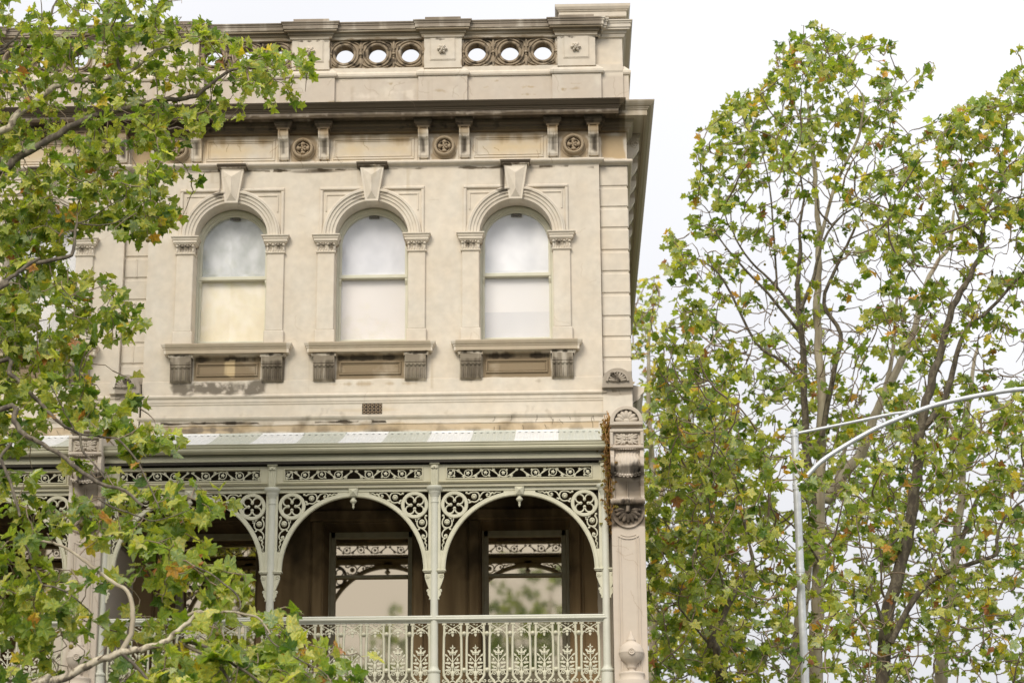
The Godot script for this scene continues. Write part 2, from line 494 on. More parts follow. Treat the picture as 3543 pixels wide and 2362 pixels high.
func make_materials() -> void:
	var s := plain(Color.WHITE, 0.92)
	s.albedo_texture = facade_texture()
	s.metallic_specular = 0.3
	s.texture_repeat = false
	M.stone = s
	M.iron = mottled(Color8(172, 169, 144), Color8(187, 182, 157), 0.7, 0.5, 0.015, 5)
	M.ironlace = mottled(Color8(183, 180, 156), Color8(200, 196, 173), 0.9, 0.55, 0.02, 6)
	M.rail = mottled(Color8(188, 188, 172), Color8(200, 198, 184), 0.7, 0.5, 0.02, 7)
	M.timber = mottled(Color8(177, 173, 148), Color8(194, 187, 162), 0.5, 0.6, 0.012, 8)
	M.sash = mottled(Color8(192, 190, 170), Color8(207, 203, 185), 0.6, 0.55, 0.02, 9)
	M.old_sash = mottled(Color8(159, 150, 124), Color8(177, 169, 144), 0.8, 0.6, 0.03, 10)
	M.white_sheet = mottled(Color8(196, 196, 193), Color8(214, 214, 212), 0.6, 0.55, 0.02, 11)
	M.green_sheet = mottled(Color8(168, 170, 158), Color8(184, 185, 174), 0.6, 0.55, 0.02, 12)
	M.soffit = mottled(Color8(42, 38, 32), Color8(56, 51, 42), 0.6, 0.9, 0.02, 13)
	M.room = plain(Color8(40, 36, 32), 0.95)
	var g := plain(Color(1, 1, 1, 0.06), 0.04)
	g.transparency = BaseMaterial3D.TRANSPARENCY_ALPHA
	M.glass = g
	var mir := plain(Color8(212, 196, 169), 0.03, 1.0)
	M.mirror = mir
	M.frost1 = blind_texture(3, Color8(160, 164, 160), Color8(224, 225, 228), 0.024)
	M.frost2 = blind_texture(4, Color8(192, 193, 200), Color8(226, 226, 231), 0.016)
	M.frost3 = blind_texture(5, Color8(206, 207, 212), Color8(238, 238, 241), 0.016)
	M.cream1 = blind_texture(6, Color8(228, 215, 186), Color8(243, 236, 220), 0.022)
	M.cream2 = blind_texture(7, Color8(216, 210, 206), Color8(225, 219, 214), 0.006)
	M.cream3 = blind_texture(8, Color8(221, 218, 216), Color8(227, 224, 221), 0.006)
	M.paper = blind_texture(9, Color8(201, 200, 201), Color8(216, 214, 214), 0.006)
	M.steel = mottled(Color8(184, 187, 190), Color8(208, 210, 212), 1.2, 0.45, 0.03, 15)
	M.steel.metallic = 0.35
	M.steel.roughness = 0.36
	M.pale_bark = bark([[0.0, Color8(96, 86, 72)], [0.40, Color8(104, 94, 80)], [0.44, Color8(164, 152, 128)], [0.62, Color8(178, 168, 146)], [0.80, Color8(192, 183, 162)], [0.86, Color8(150, 138, 112)], [1.0, Color8(120, 108, 88)]], 31, Vector3(2.6, 1.7, 2.6))
	M.dark_bark = bark([[0.0, Color8(53, 46, 40)], [0.45, Color8(79, 70, 59)], [0.56, Color8(91, 82, 67)], [0.62, Color8(114, 106, 88)], [1.0, Color8(73, 64, 53)]], 32, Vector3(2.0, 1.2, 2.0))
	M.grey_bark = bark([[0.0, Color8(128, 116, 98)], [0.5, Color8(150, 139, 118)], [0.7, Color8(172, 162, 140)], [1.0, Color8(186, 177, 156)]], 35, Vector3(0.9, 0.35, 0.9))
	M.twig = mottled(Color8(112, 96, 80), Color8(150, 132, 112), 2.0, 0.85, 0.03, 33)
	M.ball = mottled(Color8(92, 84, 30), Color8(136, 124, 50), 12.0, 0.9, 0.08, 34)
	var lt := leaf_texture()
	var lm := plain(Color.WHITE, 0.48)
	lm.albedo_texture = lt
	lm.vertex_color_use_as_albedo = true
	lm.backlight_enabled = true
	lm.backlight = Color(1.03, 1.08, 0.62)
	M.leaf = lm
	M.leaves = []
	for c in PALETTE:
		var q := plain(c, 0.48)
		q.albedo_texture = lt
		q.backlight_enabled = true
		q.backlight = Color(1.03, 1.08, 0.62)
		M.leaves.append(q)
	M.asphalt = mottled(Color8(58, 58, 60), Color8(74, 73, 72), 1.3, 0.95, 0.05, 41)
	M.paving = mottled(Color8(96, 93, 88), Color8(118, 114, 108), 0.9, 0.95, 0.04, 42)
	M.kerb = mottled(Color8(96, 98, 100), Color8(116, 116, 116), 0.9, 0.9, 0.04, 43)
	M.earth = mottled(Color8(62, 70, 42), Color8(84, 90, 58), 0.2, 0.95, 0.03, 44)
	M.line = mottled(Color8(206, 205, 198), Color8(222, 221, 214), 0.9, 0.8, 0.04, 45)
	M.vine = plain(Color8(150, 112, 66), 0.9)
	M.terracotta = mottled(Color8(142, 122, 98), Color8(172, 152, 126), 4.0, 0.9, 0.04, 46)

const PALETTE := [Color8(152, 176, 77), Color8(180, 196, 93), Color8(128, 157, 75), Color8(209, 216, 114), Color8(172, 192, 126), Color8(104, 137, 70), Color8(234, 234, 143), Color8(190, 209, 165), Color8(225, 234, 190), Color8(248, 225, 99), Color8(240, 187, 99), Color8(190, 132, 93), Color8(234, 178, 143)]  # the pale grey-greens carry the sky sheen of glossy leaves as colour

# ---------------------------------------------------------------- the terrace house
func V2(a: Array) -> Array:
	var o := []
	for i in range(0, a.size(), 2):
		o.append(Vector2(a[i], a[i + 1]))
	return o

func band(parent: Node, called: String, path: Array, prof: Array, mat: Material) -> MeshInstance3D:
	var s := Shape.new()
	s.mould(V2(path), V2(prof))
	return part(s, called, mat, parent)

func wall_strip(s: Shape, y0: float, y1: float, z: float, x0: float, x1: float, openings: Array, deep := 0.3) -> void:
	# openings: [centre, half width, sill, springing or head, rise]; rise 0 is a flat head
	var x := x0
	for o in openings:
		var a: float = o[0] - o[1]
		var b: float = o[0] + o[1]
		s.rect(x, a, y0, y1, z)
		s.rect(a, b, y0, o[2], z)
		var zi := z - deep
		if o[4] == 0.0:
			s.rect(a, b, o[3], y1, z)
			s.quad(Vector3(a, o[3], z), Vector3(b, o[3], z), Vector3(b, o[3], zi), Vector3(a, o[3], zi))
		else:
			for i in 32:
				var u := PI - PI * i / 32
				var w := PI - PI * (i + 1) / 32
				var p := Vector2(o[0] + o[1] * cos(u), o[3] + o[4] * sin(u))
				var q := Vector2(o[0] + o[1] * cos(w), o[3] + o[4] * sin(w))
				s.quad(Vector3(p.x, p.y, z), Vector3(q.x, q.y, z), Vector3(q.x, y1, z), Vector3(p.x, y1, z))
				s.quad(Vector3(p.x, p.y, zi), Vector3(q.x, q.y, zi), Vector3(q.x, q.y, z), Vector3(p.x, p.y, z))
		s.quad(Vector3(a, o[2], z), Vector3(a, o[2], zi), Vector3(a, o[3], zi), Vector3(a, o[3], z))
		s.quad(Vector3(b, o[2], zi), Vector3(b, o[2], z), Vector3(b, o[3], z), Vector3(b, o[3], zi))
		s.quad(Vector3(a, o[2], zi), Vector3(b, o[2], zi), Vector3(b, o[2], z), Vector3(a, o[2], z))
		x = b
	s.rect(x, x1, y0, y1, z)

func arch_pane(cx: float, y0: float, sp: float, r: float) -> PackedVector2Array:
	var p := PackedVector2Array()
	p.append(Vector2(cx - r, y0))
	p.append(Vector2(cx + r, y0))
	for i in 25:
		p.append(Vector2(cx + r * cos(PI * i / 24), sp + r * sin(PI * i / 24)))
	return p

func upper_window(H: Node, cx: float, at: int) -> void:
	# built at the reveal's edge, then set back and up into the opening
	var s := Shape.new()
	var sp := 10.79
	s.arch(cx, sp, 0.425, 0.425, V2([0, -0.27, 0, -0.20, 0.012, -0.19, 0.03, -0.19, 0.03, -0.185, 0.034, -0.175, 0.07, -0.17, 0.075, -0.19, 0.12, -0.19]), 0, PI, 28)
	for e in [-1, 1]:
		var lo: float = minf(cx + e * 0.425, cx + e * 0.46)
		s.box(lo, lo + 0.035, 10.34, sp, -0.27, -0.175, 0.006)
		lo = minf(cx + e * 0.46, cx + e * 0.515)
		s.box(lo, lo + 0.055, 9.40, sp, -0.28, -0.17, 0.006)
		lo = minf(cx + e * 0.43, cx + e * 0.46)
		s.box(lo, lo + 0.03, 9.40, 10.34, -0.28, -0.21, 0.004)
		# the horn of the upper sash
		s.prism_x([Vector2(-0.24, 10.31), Vector2(-0.175, 10.31), Vector2(-0.175, 10.28), Vector2(-0.19, 10.25), Vector2(-0.21, 10.22), Vector2(-0.24, 10.22)], cx + e * 0.442 - 0.016, cx + e * 0.442 + 0.016)
	var f := part(s, "window", M.sash, H)
	f.position = Vector3(0, 0.028, -0.085)
	s = Shape.new()
	s.box(cx - 0.459, cx + 0.459, 10.312, 10.362, -0.245, -0.168, 0.006)
	part(s, "meeting_rail", M.sash, f)
	s = Shape.new()
	s.box(cx - 0.459, cx + 0.459, 9.392, 9.476, -0.262, -0.205, 0.006)
	part(s, "bottom_rail", M.sash, f)
	s = Shape.new()
	s.poly(arch_pane(cx, 10.36, sp, 0.424), -0.222, -0.218)
	part(s, "pane", M.glass, f)
	s = Shape.new()
	s.box(cx - 0.43, cx + 0.43, 9.47, 10.33, -0.242, -0.238)
	part(s, "pane", M.glass, f)
	s = Shape.new()
	s.poly(arch_pane(cx, 10.33, sp, 0.44), -0.262, -0.258)
	part(s, "blind", [M.frost1, M.frost2, M.frost3][at], f)
	s = Shape.new()
	s.box(cx - 0.45, cx + 0.45, 9.43, 10.34, -0.272, -0.267)
	part(s, "blind", [M.cream1, M.cream2, M.cream3][at], f)
	if at == 2:
		s = Shape.new()
		s.box(cx - 0.44, cx + 0.44, 9.45, 9.84, -0.264, -0.260)
		part(s, "paper_sheet", M.paper, f)
	# a dark tab of the blind's cord box behind the head of the glass
	s = Shape.new()
	s.box(cx - 0.07, cx + 0.07, sp + 0.385, sp + 0.43, -0.256, -0.23)
	part(s, "blind_catch", M.room, f)

func dressings(H: Node, cx: float) -> void:
	var s := Shape.new()
	s.arch(cx, 10.852, 0.4865, 0.4865, V2([0, -0.02, 0, 0.03, 0.035, 0.034, 0.042, 0.05, 0.075, 0.054, 0.082, 0.068, 0.115, 0.070, 0.122, 0.09, 0.148, 0.094, 0.156, 0.06, 0.172, 0.055, 0.172, 0.0]), 0, PI, 40)
	part(s, "archivolt", M.stone, H)
	s = Shape.new()
	for e in [-1, 1]:
		var lo: float = minf(cx + e * 0.655, cx + e * 0.70)
		s.box(lo, lo + 0.045, 10.852, 11.492, 0.0, 0.03, 0.012)
		lo = minf(cx + e * 0.10, cx + e * 0.70)
		s.box(lo, lo + 0.60, 11.492, 11.537, 0.0, 0.031, 0.012)
		lo = minf(cx + e * 0.605, cx + e * 0.622)
		s.box(lo, lo + 0.017, 11.20, 11.440, 0.0, 0.012, 0.004)
		lo = minf(cx + e * 0.34, cx + e * 0.622)
		s.box(lo, lo + 0.282, 11.425, 11.442, 0.0, 0.0125, 0.004)
	part(s, "spandrel_moulding", M.stone, H)
	for e in [-1, 1]:
		var c: float = cx + e * 0.603
		s = Shape.new()
		s.box(c - 0.114, c + 0.114, 9.545, 10.62, -0.02, 0.04, 0.008)
		s.box(c - 0.132, c + 0.132, 9.362, 9.545, -0.02, 0.055, 0.010)
		var p := part(s, "pilaster", M.stone, H)
		s = Shape.new()
		s.mould(V2([c - 0.112, -0.10, c - 0.112, 0.04, c + 0.112, 0.04, c + 0.112, -0.10]), V2([0, 10.605, 0.018, 10.612, 0.022, 10.625, 0.008, 10.635, 0.008, 10.74, 0.03, 10.75, 0.03, 10.762, 0.045, 10.768, 0.045, 10.80, 0.055, 10.806, 0.055, 10.822, 0.075, 10.84, 0.075, 10.853, 0, 10.86]))
		for k in 7:
			var x: float = c - 0.105 + 0.035 * k
			if k % 2 == 0:
				s.ball(Vector3(x, 10.665, 0.052), Vector3(0.014, 0.038, 0.012), 6, 4)
				s.ball(Vector3(x, 10.722, 0.062), Vector3(0.022, 0.018, 0.022), 6, 4)
			else:
				s.ball(Vector3(x, 10.66, 0.05), Vector3(0.010, 0.026, 0.010), 6, 4)
				s.ball(Vector3(x, 10.735, 0.06), Vector3(0.012, 0.012, 0.014), 6, 4)
		part(s, "capital", M.stone, p)
	# keystone with its pyramid face and moulded cap
	s = Shape.new()
	var T := 11.80
	var B := 11.31
	var o := [Vector2(cx - 0.086, B), Vector2(cx + 0.086, B), Vector2(cx + 0.160, T), Vector2(cx - 0.160, T)]
	s.poly(PackedVector2Array(o), -0.05, 0.10)
	var i := [Vector3(cx - 0.060, B + 0.03, 0.102), Vector3(cx + 0.060, B + 0.03, 0.102), Vector3(cx + 0.127, T - 0.035, 0.102), Vector3(cx - 0.127, T - 0.035, 0.102)]
	var a := Vector3(cx, B + 0.12, 0.155)
	var b := Vector3(cx, T - 0.14, 0.155)
	s.tri(i[0], i[1], a)
	s.quad(i[1], i[2], b, a)
	s.tri(i[2], i[3], b)
	s.quad(i[3], i[0], a, b)
	var k := part(s, "keystone", M.stone, H)
	band(k, "keystone_cap", [cx - 0.165, -0.02, cx - 0.165, 0.10, cx + 0.165, 0.10, cx + 0.165, -0.02], [0, 11.79, 0.02, 11.80, 0.02, 11.812, 0.04, 11.83, 0.045, 11.85, 0, 11.865], M.stone)
	# sill, its brackets and the apron between them
	var sill := band(H, "window_sill", [cx - 0.70, -0.02, cx - 0.70, 0.0, cx + 0.70, 0.0, cx + 0.70, -0.02], [0, 9.20, 0.075, 9.205, 0.08, 9.222, 0.118, 9.226, 0.118, 9.276, 0.128, 9.282, 0.130, 9.30, 0.142, 9.305, 0.158, 9.335, 0.16, 9.352, 0, 9.37], M.stone)
	for e in [-1, 1]:
		var c: float = cx + e * 0.597
		s = Shape.new()
		s.prism_x([Vector2(-0.01, 8.85), Vector2(0.05, 8.85), Vector2(0.075, 8.87), Vector2(0.085, 8.92), Vector2(0.085, 8.98), Vector2(0.095, 9.03), Vector2(0.11, 9.055), Vector2(0.108, 9.07), Vector2(0.118, 9.08), Vector2(0.118, 9.172), Vector2(-0.01, 9.172)], c - 0.136, c + 0.136)
		for q in 5:
			var x: float = c - 0.108 + 0.054 * q
			s.ball(Vector3(x, 8.95, 0.078), Vector3(0.020, 0.095, 0.024), 6, 5)
			s.ball(Vector3(x, 9.045, 0.098), Vector3(0.024, 0.018, 0.020), 6, 4)
		s.mould(V2([c - 0.136, -0.02, c - 0.136, 0.10, c + 0.136, 0.10, c + 0.136, -0.02]), V2([0.015, 9.168, 0.02, 9.172, 0.02, 9.184, 0.035, 9.20, 0, 9.21]))
		part(s, "sill_bracket", M.stone, sill)
	s = Shape.new()
	s.frame(cx - 0.405, cx + 0.405, 8.94, 9.118, 0.022, 0.0, 0.022)
	s.frame(cx - 0.375, cx + 0.375, 8.968, 9.09, 0.008, 0.0, 0.010)
	part(s, "apron_panel", M.stone, H)

func roundel(H: Node, cx: float, cy: float) -> void:
	var s := Shape.new()
	s.arch(cx, cy, 0, 0, V2([0.0, 0.006, 0.098, 0.006, 0.100, 0.055, 0.108, 0.08, 0.122, 0.088, 0.136, 0.078, 0.144, 0.05, 0.146, 0.022, 0.154, 0.018, 0.168, 0.012, 0.17, 0.0]), 0, TAU, 32)
	var r := part(s, "roundel", M.stone, H)
	s = Shape.new()
	s.petals(Vector3(cx, cy, 0.008), 0.094, 4, 0.034, 0.05, PI / 4, TAU + PI / 4, 0.35)
	s.petals(Vector3(cx, cy, 0.026), 0.056, 5, 0.017, 0.034, 0, TAU, 0.1)
	s.ball(Vector3(cx, cy, 0.055), Vector3(0.018, 0.018, 0.02))
	for q in 4:
		var p := []
		for u in 6:
			var w := q * PI / 2 + PI / 4 - 0.55 + 1.1 * u / 5.0
			p.append(Vector3(cx + 0.082 * cos(w), cy + 0.082 * sin(w), 0.03))
		s.tube(p, 0.010, 0.010, 5)
	part(s, "flower", M.stone, r)

func eave_bracket(H: Node, cx: float) -> void:
	var s := Shape.new()
	var b := [Vector2(-0.01, 11.93), Vector2(0.03, 11.93), Vector2(0.045, 11.96), Vector2(0.05, 12.02), Vector2(0.065, 12.09), Vector2(0.10, 12.15), Vector2(0.145, 12.19), Vector2(0.165, 12.235), Vector2(0.165, 12.285), Vector2(0.15, 12.32), Vector2(-0.01, 12.32)]
	s.prism_x(b, cx - 0.052, cx + 0.052)
	var r := []
	for p in b:
		r.append(Vector2(p.x + 0.014 if p.x > 0 else p.x, p.y))
	s.prism_x(r, cx - 0.068, cx - 0.046)
	s.prism_x(r, cx + 0.046, cx + 0.068)
	var o := part(s, "eave_bracket", M.stone, H)
	s = Shape.new()
	s.mould(V2([cx - 0.085, -0.02, cx - 0.085, 0.165, cx + 0.085, 0.165, cx + 0.085, -0.02]), V2([-0.01, 12.315, 0.0, 12.32, 0.0, 12.345, 0.018, 12.365, 0.026, 12.372, 0.026, 12.388, 0.034, 12.392, 0.034, 12.452, 0, 12.453]))
	part(s, "bracket_cap", M.stone, o)
	s = Shape.new()
	s.box(cx - 0.072, cx - 0.05, 11.905, 11.93, 0.0, 0.022, 0.004)
	s.box(cx - 0.095, cx - 0.082, 11.905, 12.20, 0.0, 0.012, 0.003)
	s.box(cx + 0.082, cx + 0.095, 11.905, 12.20, 0.0, 0.012, 0.003)
	part(s, "bracket_panel", M.stone, o)

func rosette(parent: Node, c: Vector3, r: float) -> void:
	var s := Shape.new()
	s.petals(c, r, 6, r * 0.28, r * 0.5, PI / 6, TAU + PI / 6, 0.2)
	s.petals(c + Vector3(0, 0, r * 0.25), r * 0.6, 5, r * 0.22, r * 0.5, 0, TAU, 0.2)
	s.ball(c + Vector3(0, 0, r * 0.7), Vector3.ONE * r * 0.22)
	part(s, "rosette", M.stone, parent)

func pierced_panel(H: Node, x0: float, x1: float) -> void:
	var y0 := 13.25
	var y1 := 13.685
	var yc := 13.463
	var mid := (x0 + x1) / 2
	var s := Shape.new()
	var cells := [x0, mid - 0.2245, mid + 0.2245, x1]
	for q in 3:
		var cx := mid + (q - 1) * 0.449
		var a: float = cells[q]
		var b: float = cells[q + 1]
		var r := 0.15
		for i in 32:
			var u := TAU * i / 32
			var w := TAU * (i + 1) / 32
			var p := Vector2(cos(u), sin(u))
			var t := Vector2(cos(w), sin(w))
			var P := _edge(p, cx, yc, a, b, y0, y1)
			var T := _edge(t, cx, yc, a, b, y0, y1)
			s.quad(Vector3(cx + p.x * r, yc + p.y * r, -0.03), Vector3(P.x, P.y, -0.03), Vector3(T.x, T.y, -0.03), Vector3(cx + t.x * r, yc + t.y * r, -0.03))
			s.quad(Vector3(cx + p.x * r, yc + p.y * r, -0.17), Vector3(cx + p.x * r, yc + p.y * r, -0.03), Vector3(cx + t.x * r, yc + t.y * r, -0.03), Vector3(cx + t.x * r, yc + t.y * r, -0.17))
			s.quad(Vector3(cx + t.x * r, yc + t.y * r, -0.17), Vector3(T.x, T.y, -0.17), Vector3(P.x, P.y, -0.17), Vector3(cx + p.x * r, yc + p.y * r, -0.17))
	var o := part(s, "pierced_panel", M.stone, H)
	for q in 3:
		var cx := mid + (q - 1) * 0.449
		s = Shape.new()
		s.arch(cx, yc, 0.126, 0.126, V2([0.0, -0.17, 0.0, -0.01, 0.012, 0.002, 0.03, 0.0, 0.036, -0.018, 0.046, -0.018, 0.052, 0.0, 0.068, 0.0, 0.074, -0.02, 0.074, -0.035]), 0, TAU, 32)
		part(s, "ring", M.stone, o)
	for q in 4:
		var cx: float = [x0 + 0.012, cells[1], cells[2], x1 - 0.012][q]
		s = Shape.new()
		for e in [-1, 1]:
			s.ball(Vector3(cx, yc + e * 0.115, -0.02), Vector3(0.022, 0.085, 0.024), 8, 5)
			for d in ([-1, 1] if q in [1, 2] else ([1] if q == 0 else [-1])):
				var p := []
				for u in 7:
					var w := u / 6.0
					p.append(Vector3(cx + d * (0.018 + 0.13 * w * w), yc + e * (0.08 + 0.115 * sqrt(w)), -0.018))
				s.tube(p, 0.013, 0.009, 5)
		s.ball(Vector3(cx, yc, -0.005), Vector3(0.03, 0.024, 0.026), 8, 5)
		s.ball(Vector3(cx, yc + 0.036, -0.012), Vector3(0.02, 0.012, 0.02), 6, 4)
		s.ball(Vector3(cx, yc - 0.036, -0.012), Vector3(0.02, 0.012, 0.02), 6, 4)
		part(s, "leaf_spray", M.stone, o)

func _edge(d: Vector2, cx: float, cy: float, a: float, b: float, y0: float, y1: float) -> Vector2:
	var k := 1e9
	if absf(d.x) > 1e-6:
		k = minf(k, ((b if d.x > 0 else a) - cx) / d.x)
	if absf(d.y) > 1e-6:
		k = minf(k, ((y1 if d.y > 0 else y0) - cy) / d.y)
	return Vector2(cx, cy) + d * k

func parapet(H: Node, corner: bool) -> void:
	var piers := [-2.64, -0.857, 0.943, 2.756]
	var xe := 3.384 if corner else 3.36
	var s := Shape.new()
	s.box(-2.98, xe, 12.60, 13.255, -0.30, 0.0)
	part(s, "parapet_wall", M.stone, H)
	var path := [Vector2(-2.98, 0)]
	for p in piers:
		path.append_array([Vector2(p - 0.258, 0), Vector2(p - 0.258, 0.05), Vector2(p + 0.258, 0.05), Vector2(p + 0.258, 0)])
	if corner:
		path.append_array([Vector2(3.06, 0), Vector2(3.06, -0.06), Vector2(xe, -0.06), Vector2(xe, -1.6)])
	else:
		path.append(Vector2(xe, 0))
	s = Shape.new()
	s.mould(path, V2([0, 13.655, 0.025, 13.665, 0.035, 13.69, 0.035, 13.705, 0.055, 13.715, 0.06, 13.745, 0.10, 13.75, 0.10, 13.775, 0.115, 13.778, 0.115, 13.828, 0.125, 13.832, 0.128, 13.848, 0.142, 13.862, 0.142, 13.876, -0.12, 13.90]))
	part(s, "parapet_coping", M.stone, H)
	s = Shape.new()
	s.box(-2.98, xe - 0.002, 13.685, 13.88, -0.26, -0.002 if not corner else -0.064)
	part(s, "parapet_head", M.stone, H)
	var wide := [Vector2(-2.98, 0)]
	for p in piers:
		wide.append_array([Vector2(p - 0.333, 0), Vector2(p - 0.333, 0.05), Vector2(p + 0.333, 0.05), Vector2(p + 0.333, 0)])
	if corner:
		wide.append_array([Vector2(3.10, 0), Vector2(3.10, -0.03), Vector2(3.46, -0.03), Vector2(3.46, -1.6)])
	else:
		wide.append(Vector2(xe, 0))
	s = Shape.new()
	s.mould(wide, V2([0, 13.105, 0.02, 13.11, 0.03, 13.13, 0.03, 13.16, 0.012, 13.18, -0.02, 13.215, -0.05, 13.25, -0.08, 13.256]))
	part(s, "parapet_base_moulding", M.stone, H)
	for p in piers:
		s = Shape.new()
		s.box(p - 0.333, p + 0.333, 12.60, 13.11, 0.0, 0.05, 0.004)
		s.box(p - 0.258, p + 0.258, 13.22, 13.70, -0.2, 0.05, 0.004)
		s.frame(p - 0.178, p + 0.178, 13.325, 13.665, 0.012, 0.05, 0.056)
		s.box(p - 0.166, p + 0.166, 13.337, 13.653, 0.05, 0.062, 0.006)
		var o := part(s, "parapet_pier", M.stone, H)
		rosette(o, Vector3(p - 0.008, 13.485, 0.062), 0.072)
		s = Shape.new()
		s.box(p - 0.243, p + 0.243, 13.89, 13.955, -0.26, 0.09, 0.004)
		part(s, "cap_block", M.stone, o)
	pierced_panel(H, -2.382, -1.115)
	pierced_panel(H, -0.599, 0.685)
	pierced_panel(H, 1.201, 2.498)
	s = Shape.new()
	s.box(-2.98, -2.898, 13.25, 13.70, -0.2, 0.0)
	if corner:
		s.box(3.014, xe, 13.22, 13.70, -1.6, -0.06)
		s.box(3.04, 3.46, 12.60, 13.12, -1.6, -0.03)
	else:
		s.box(3.014, xe, 13.25, 13.70, -0.2, 0.0)
	part(s, "parapet_end", M.stone, H)
	if corner:
		s = Shape.new()
		s.box(2.58, 3.412, 13.7, 14.22, -1.5, -0.62)
		var o := part(s, "chimney_base", M.stone, H)
		s = Shape.new()
		s.mould(V2([2.58, -1.5, 2.58, -0.62, 3.412, -0.62, 3.412, -1.5]), V2([0, 14.205, 0.0, 14.21, 0.05, 14.212, 0.055, 14.225, 0.055, 14.29, 0.07, 14.295, 0.07, 14.305, 0.085, 14.315, 0.105, 14.35, 0.11, 14.385, -0.3, 14.40]))
		part(s, "chimney_cap", M.stone, o)

func corner_strip(H: Node, corner: bool) -> void:
	var xr := 3.418 if corner else 3.358
	var s := Shape.new()
	s.box(3.035, xr - 0.014, 8.16, 12.47, -0.5, -0.095)
	part(s, "corner_wall", M.stone, H)
	var ys := [8.62, 8.84, 9.14, 9.424, 9.705, 10.02, 10.323, 10.618, 10.931, 11.223, 11.516, 11.822]
	for i in ys.size() - 1:
		s = Shape.new()
		s.box(3.036, xr, ys[i] + 0.016, ys[i + 1] - 0.016, -0.48, -0.08, 0.012)
		if not corner and i % 2 == 0:
			s.box(3.19, 3.215, ys[i] + 0.02, ys[i + 1] - 0.02, -0.1, -0.07, 0.008)
		part(s, "quoin_block", M.stone, H)
	s = Shape.new()
	s.box(3.036, xr - 0.004, 11.90, 12.40, -0.48, -0.082)
	part(s, "corner_frieze", M.stone, H)

func side_wall(H: Node) -> void:
	# the plain flank of the corner house, running back from the street
	var s := Shape.new()
	s.box(2.9, 3.404, 0.0, 12.5, -11.0, -0.5)
	s.box(-9.3, 2.9, 0.0, 12.5, -11.0, -10.6)
	part(s, "side_wall", M.stone, H)
	s = Shape.new()
	s.box(-9.3, 3.35, 12.46, 12.6, -11.0, -0.3)
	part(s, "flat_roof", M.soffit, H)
	band(H, "side_string_course", [3.404, -0.3, 3.404, -11.0], [0, 8.55, 0.03, 8.56, 0.035, 8.60, 0.09, 8.63, 0.12, 8.66, 0.13, 8.70, 0.17, 8.74, 0.18, 8.80, 0, 8.84], M.stone)
	for k in 14:
		var z := -0.62 - k * 0.72
		s = Shape.new()
		var o := PackedVector2Array()
		# scroll brackets under the flank cornice, seen edge on from the street
		var b := [Vector2(3.40, 11.92), Vector2(3.44, 11.92), Vector2(3.475, 11.97), Vector2(3.48, 12.05), Vector2(3.505, 12.12), Vector2(3.56, 12.19), Vector2(3.60, 12.27), Vector2(3.60, 12.34), Vector2(3.57, 12.38), Vector2(3.60, 12.40), Vector2(3.62, 12.45), Vector2(3.40, 12.45)]
		for p in b:
			o.append(p)
		s.poly(o, z - 0.07, z + 0.07)
		part(s, "side_bracket", M.stone, H)
		if k == 0:
			s = Shape.new()
			s.arch(3.535, 12.30, 0, 0, V2([0, z + 0.075, 0.02, z + 0.085, 0.026, z + 0.072, 0.045, z + 0.082, 0.055, z + 0.07]), 0, TAU, 18)
			part(s, "scroll_eye", M.stone, H)

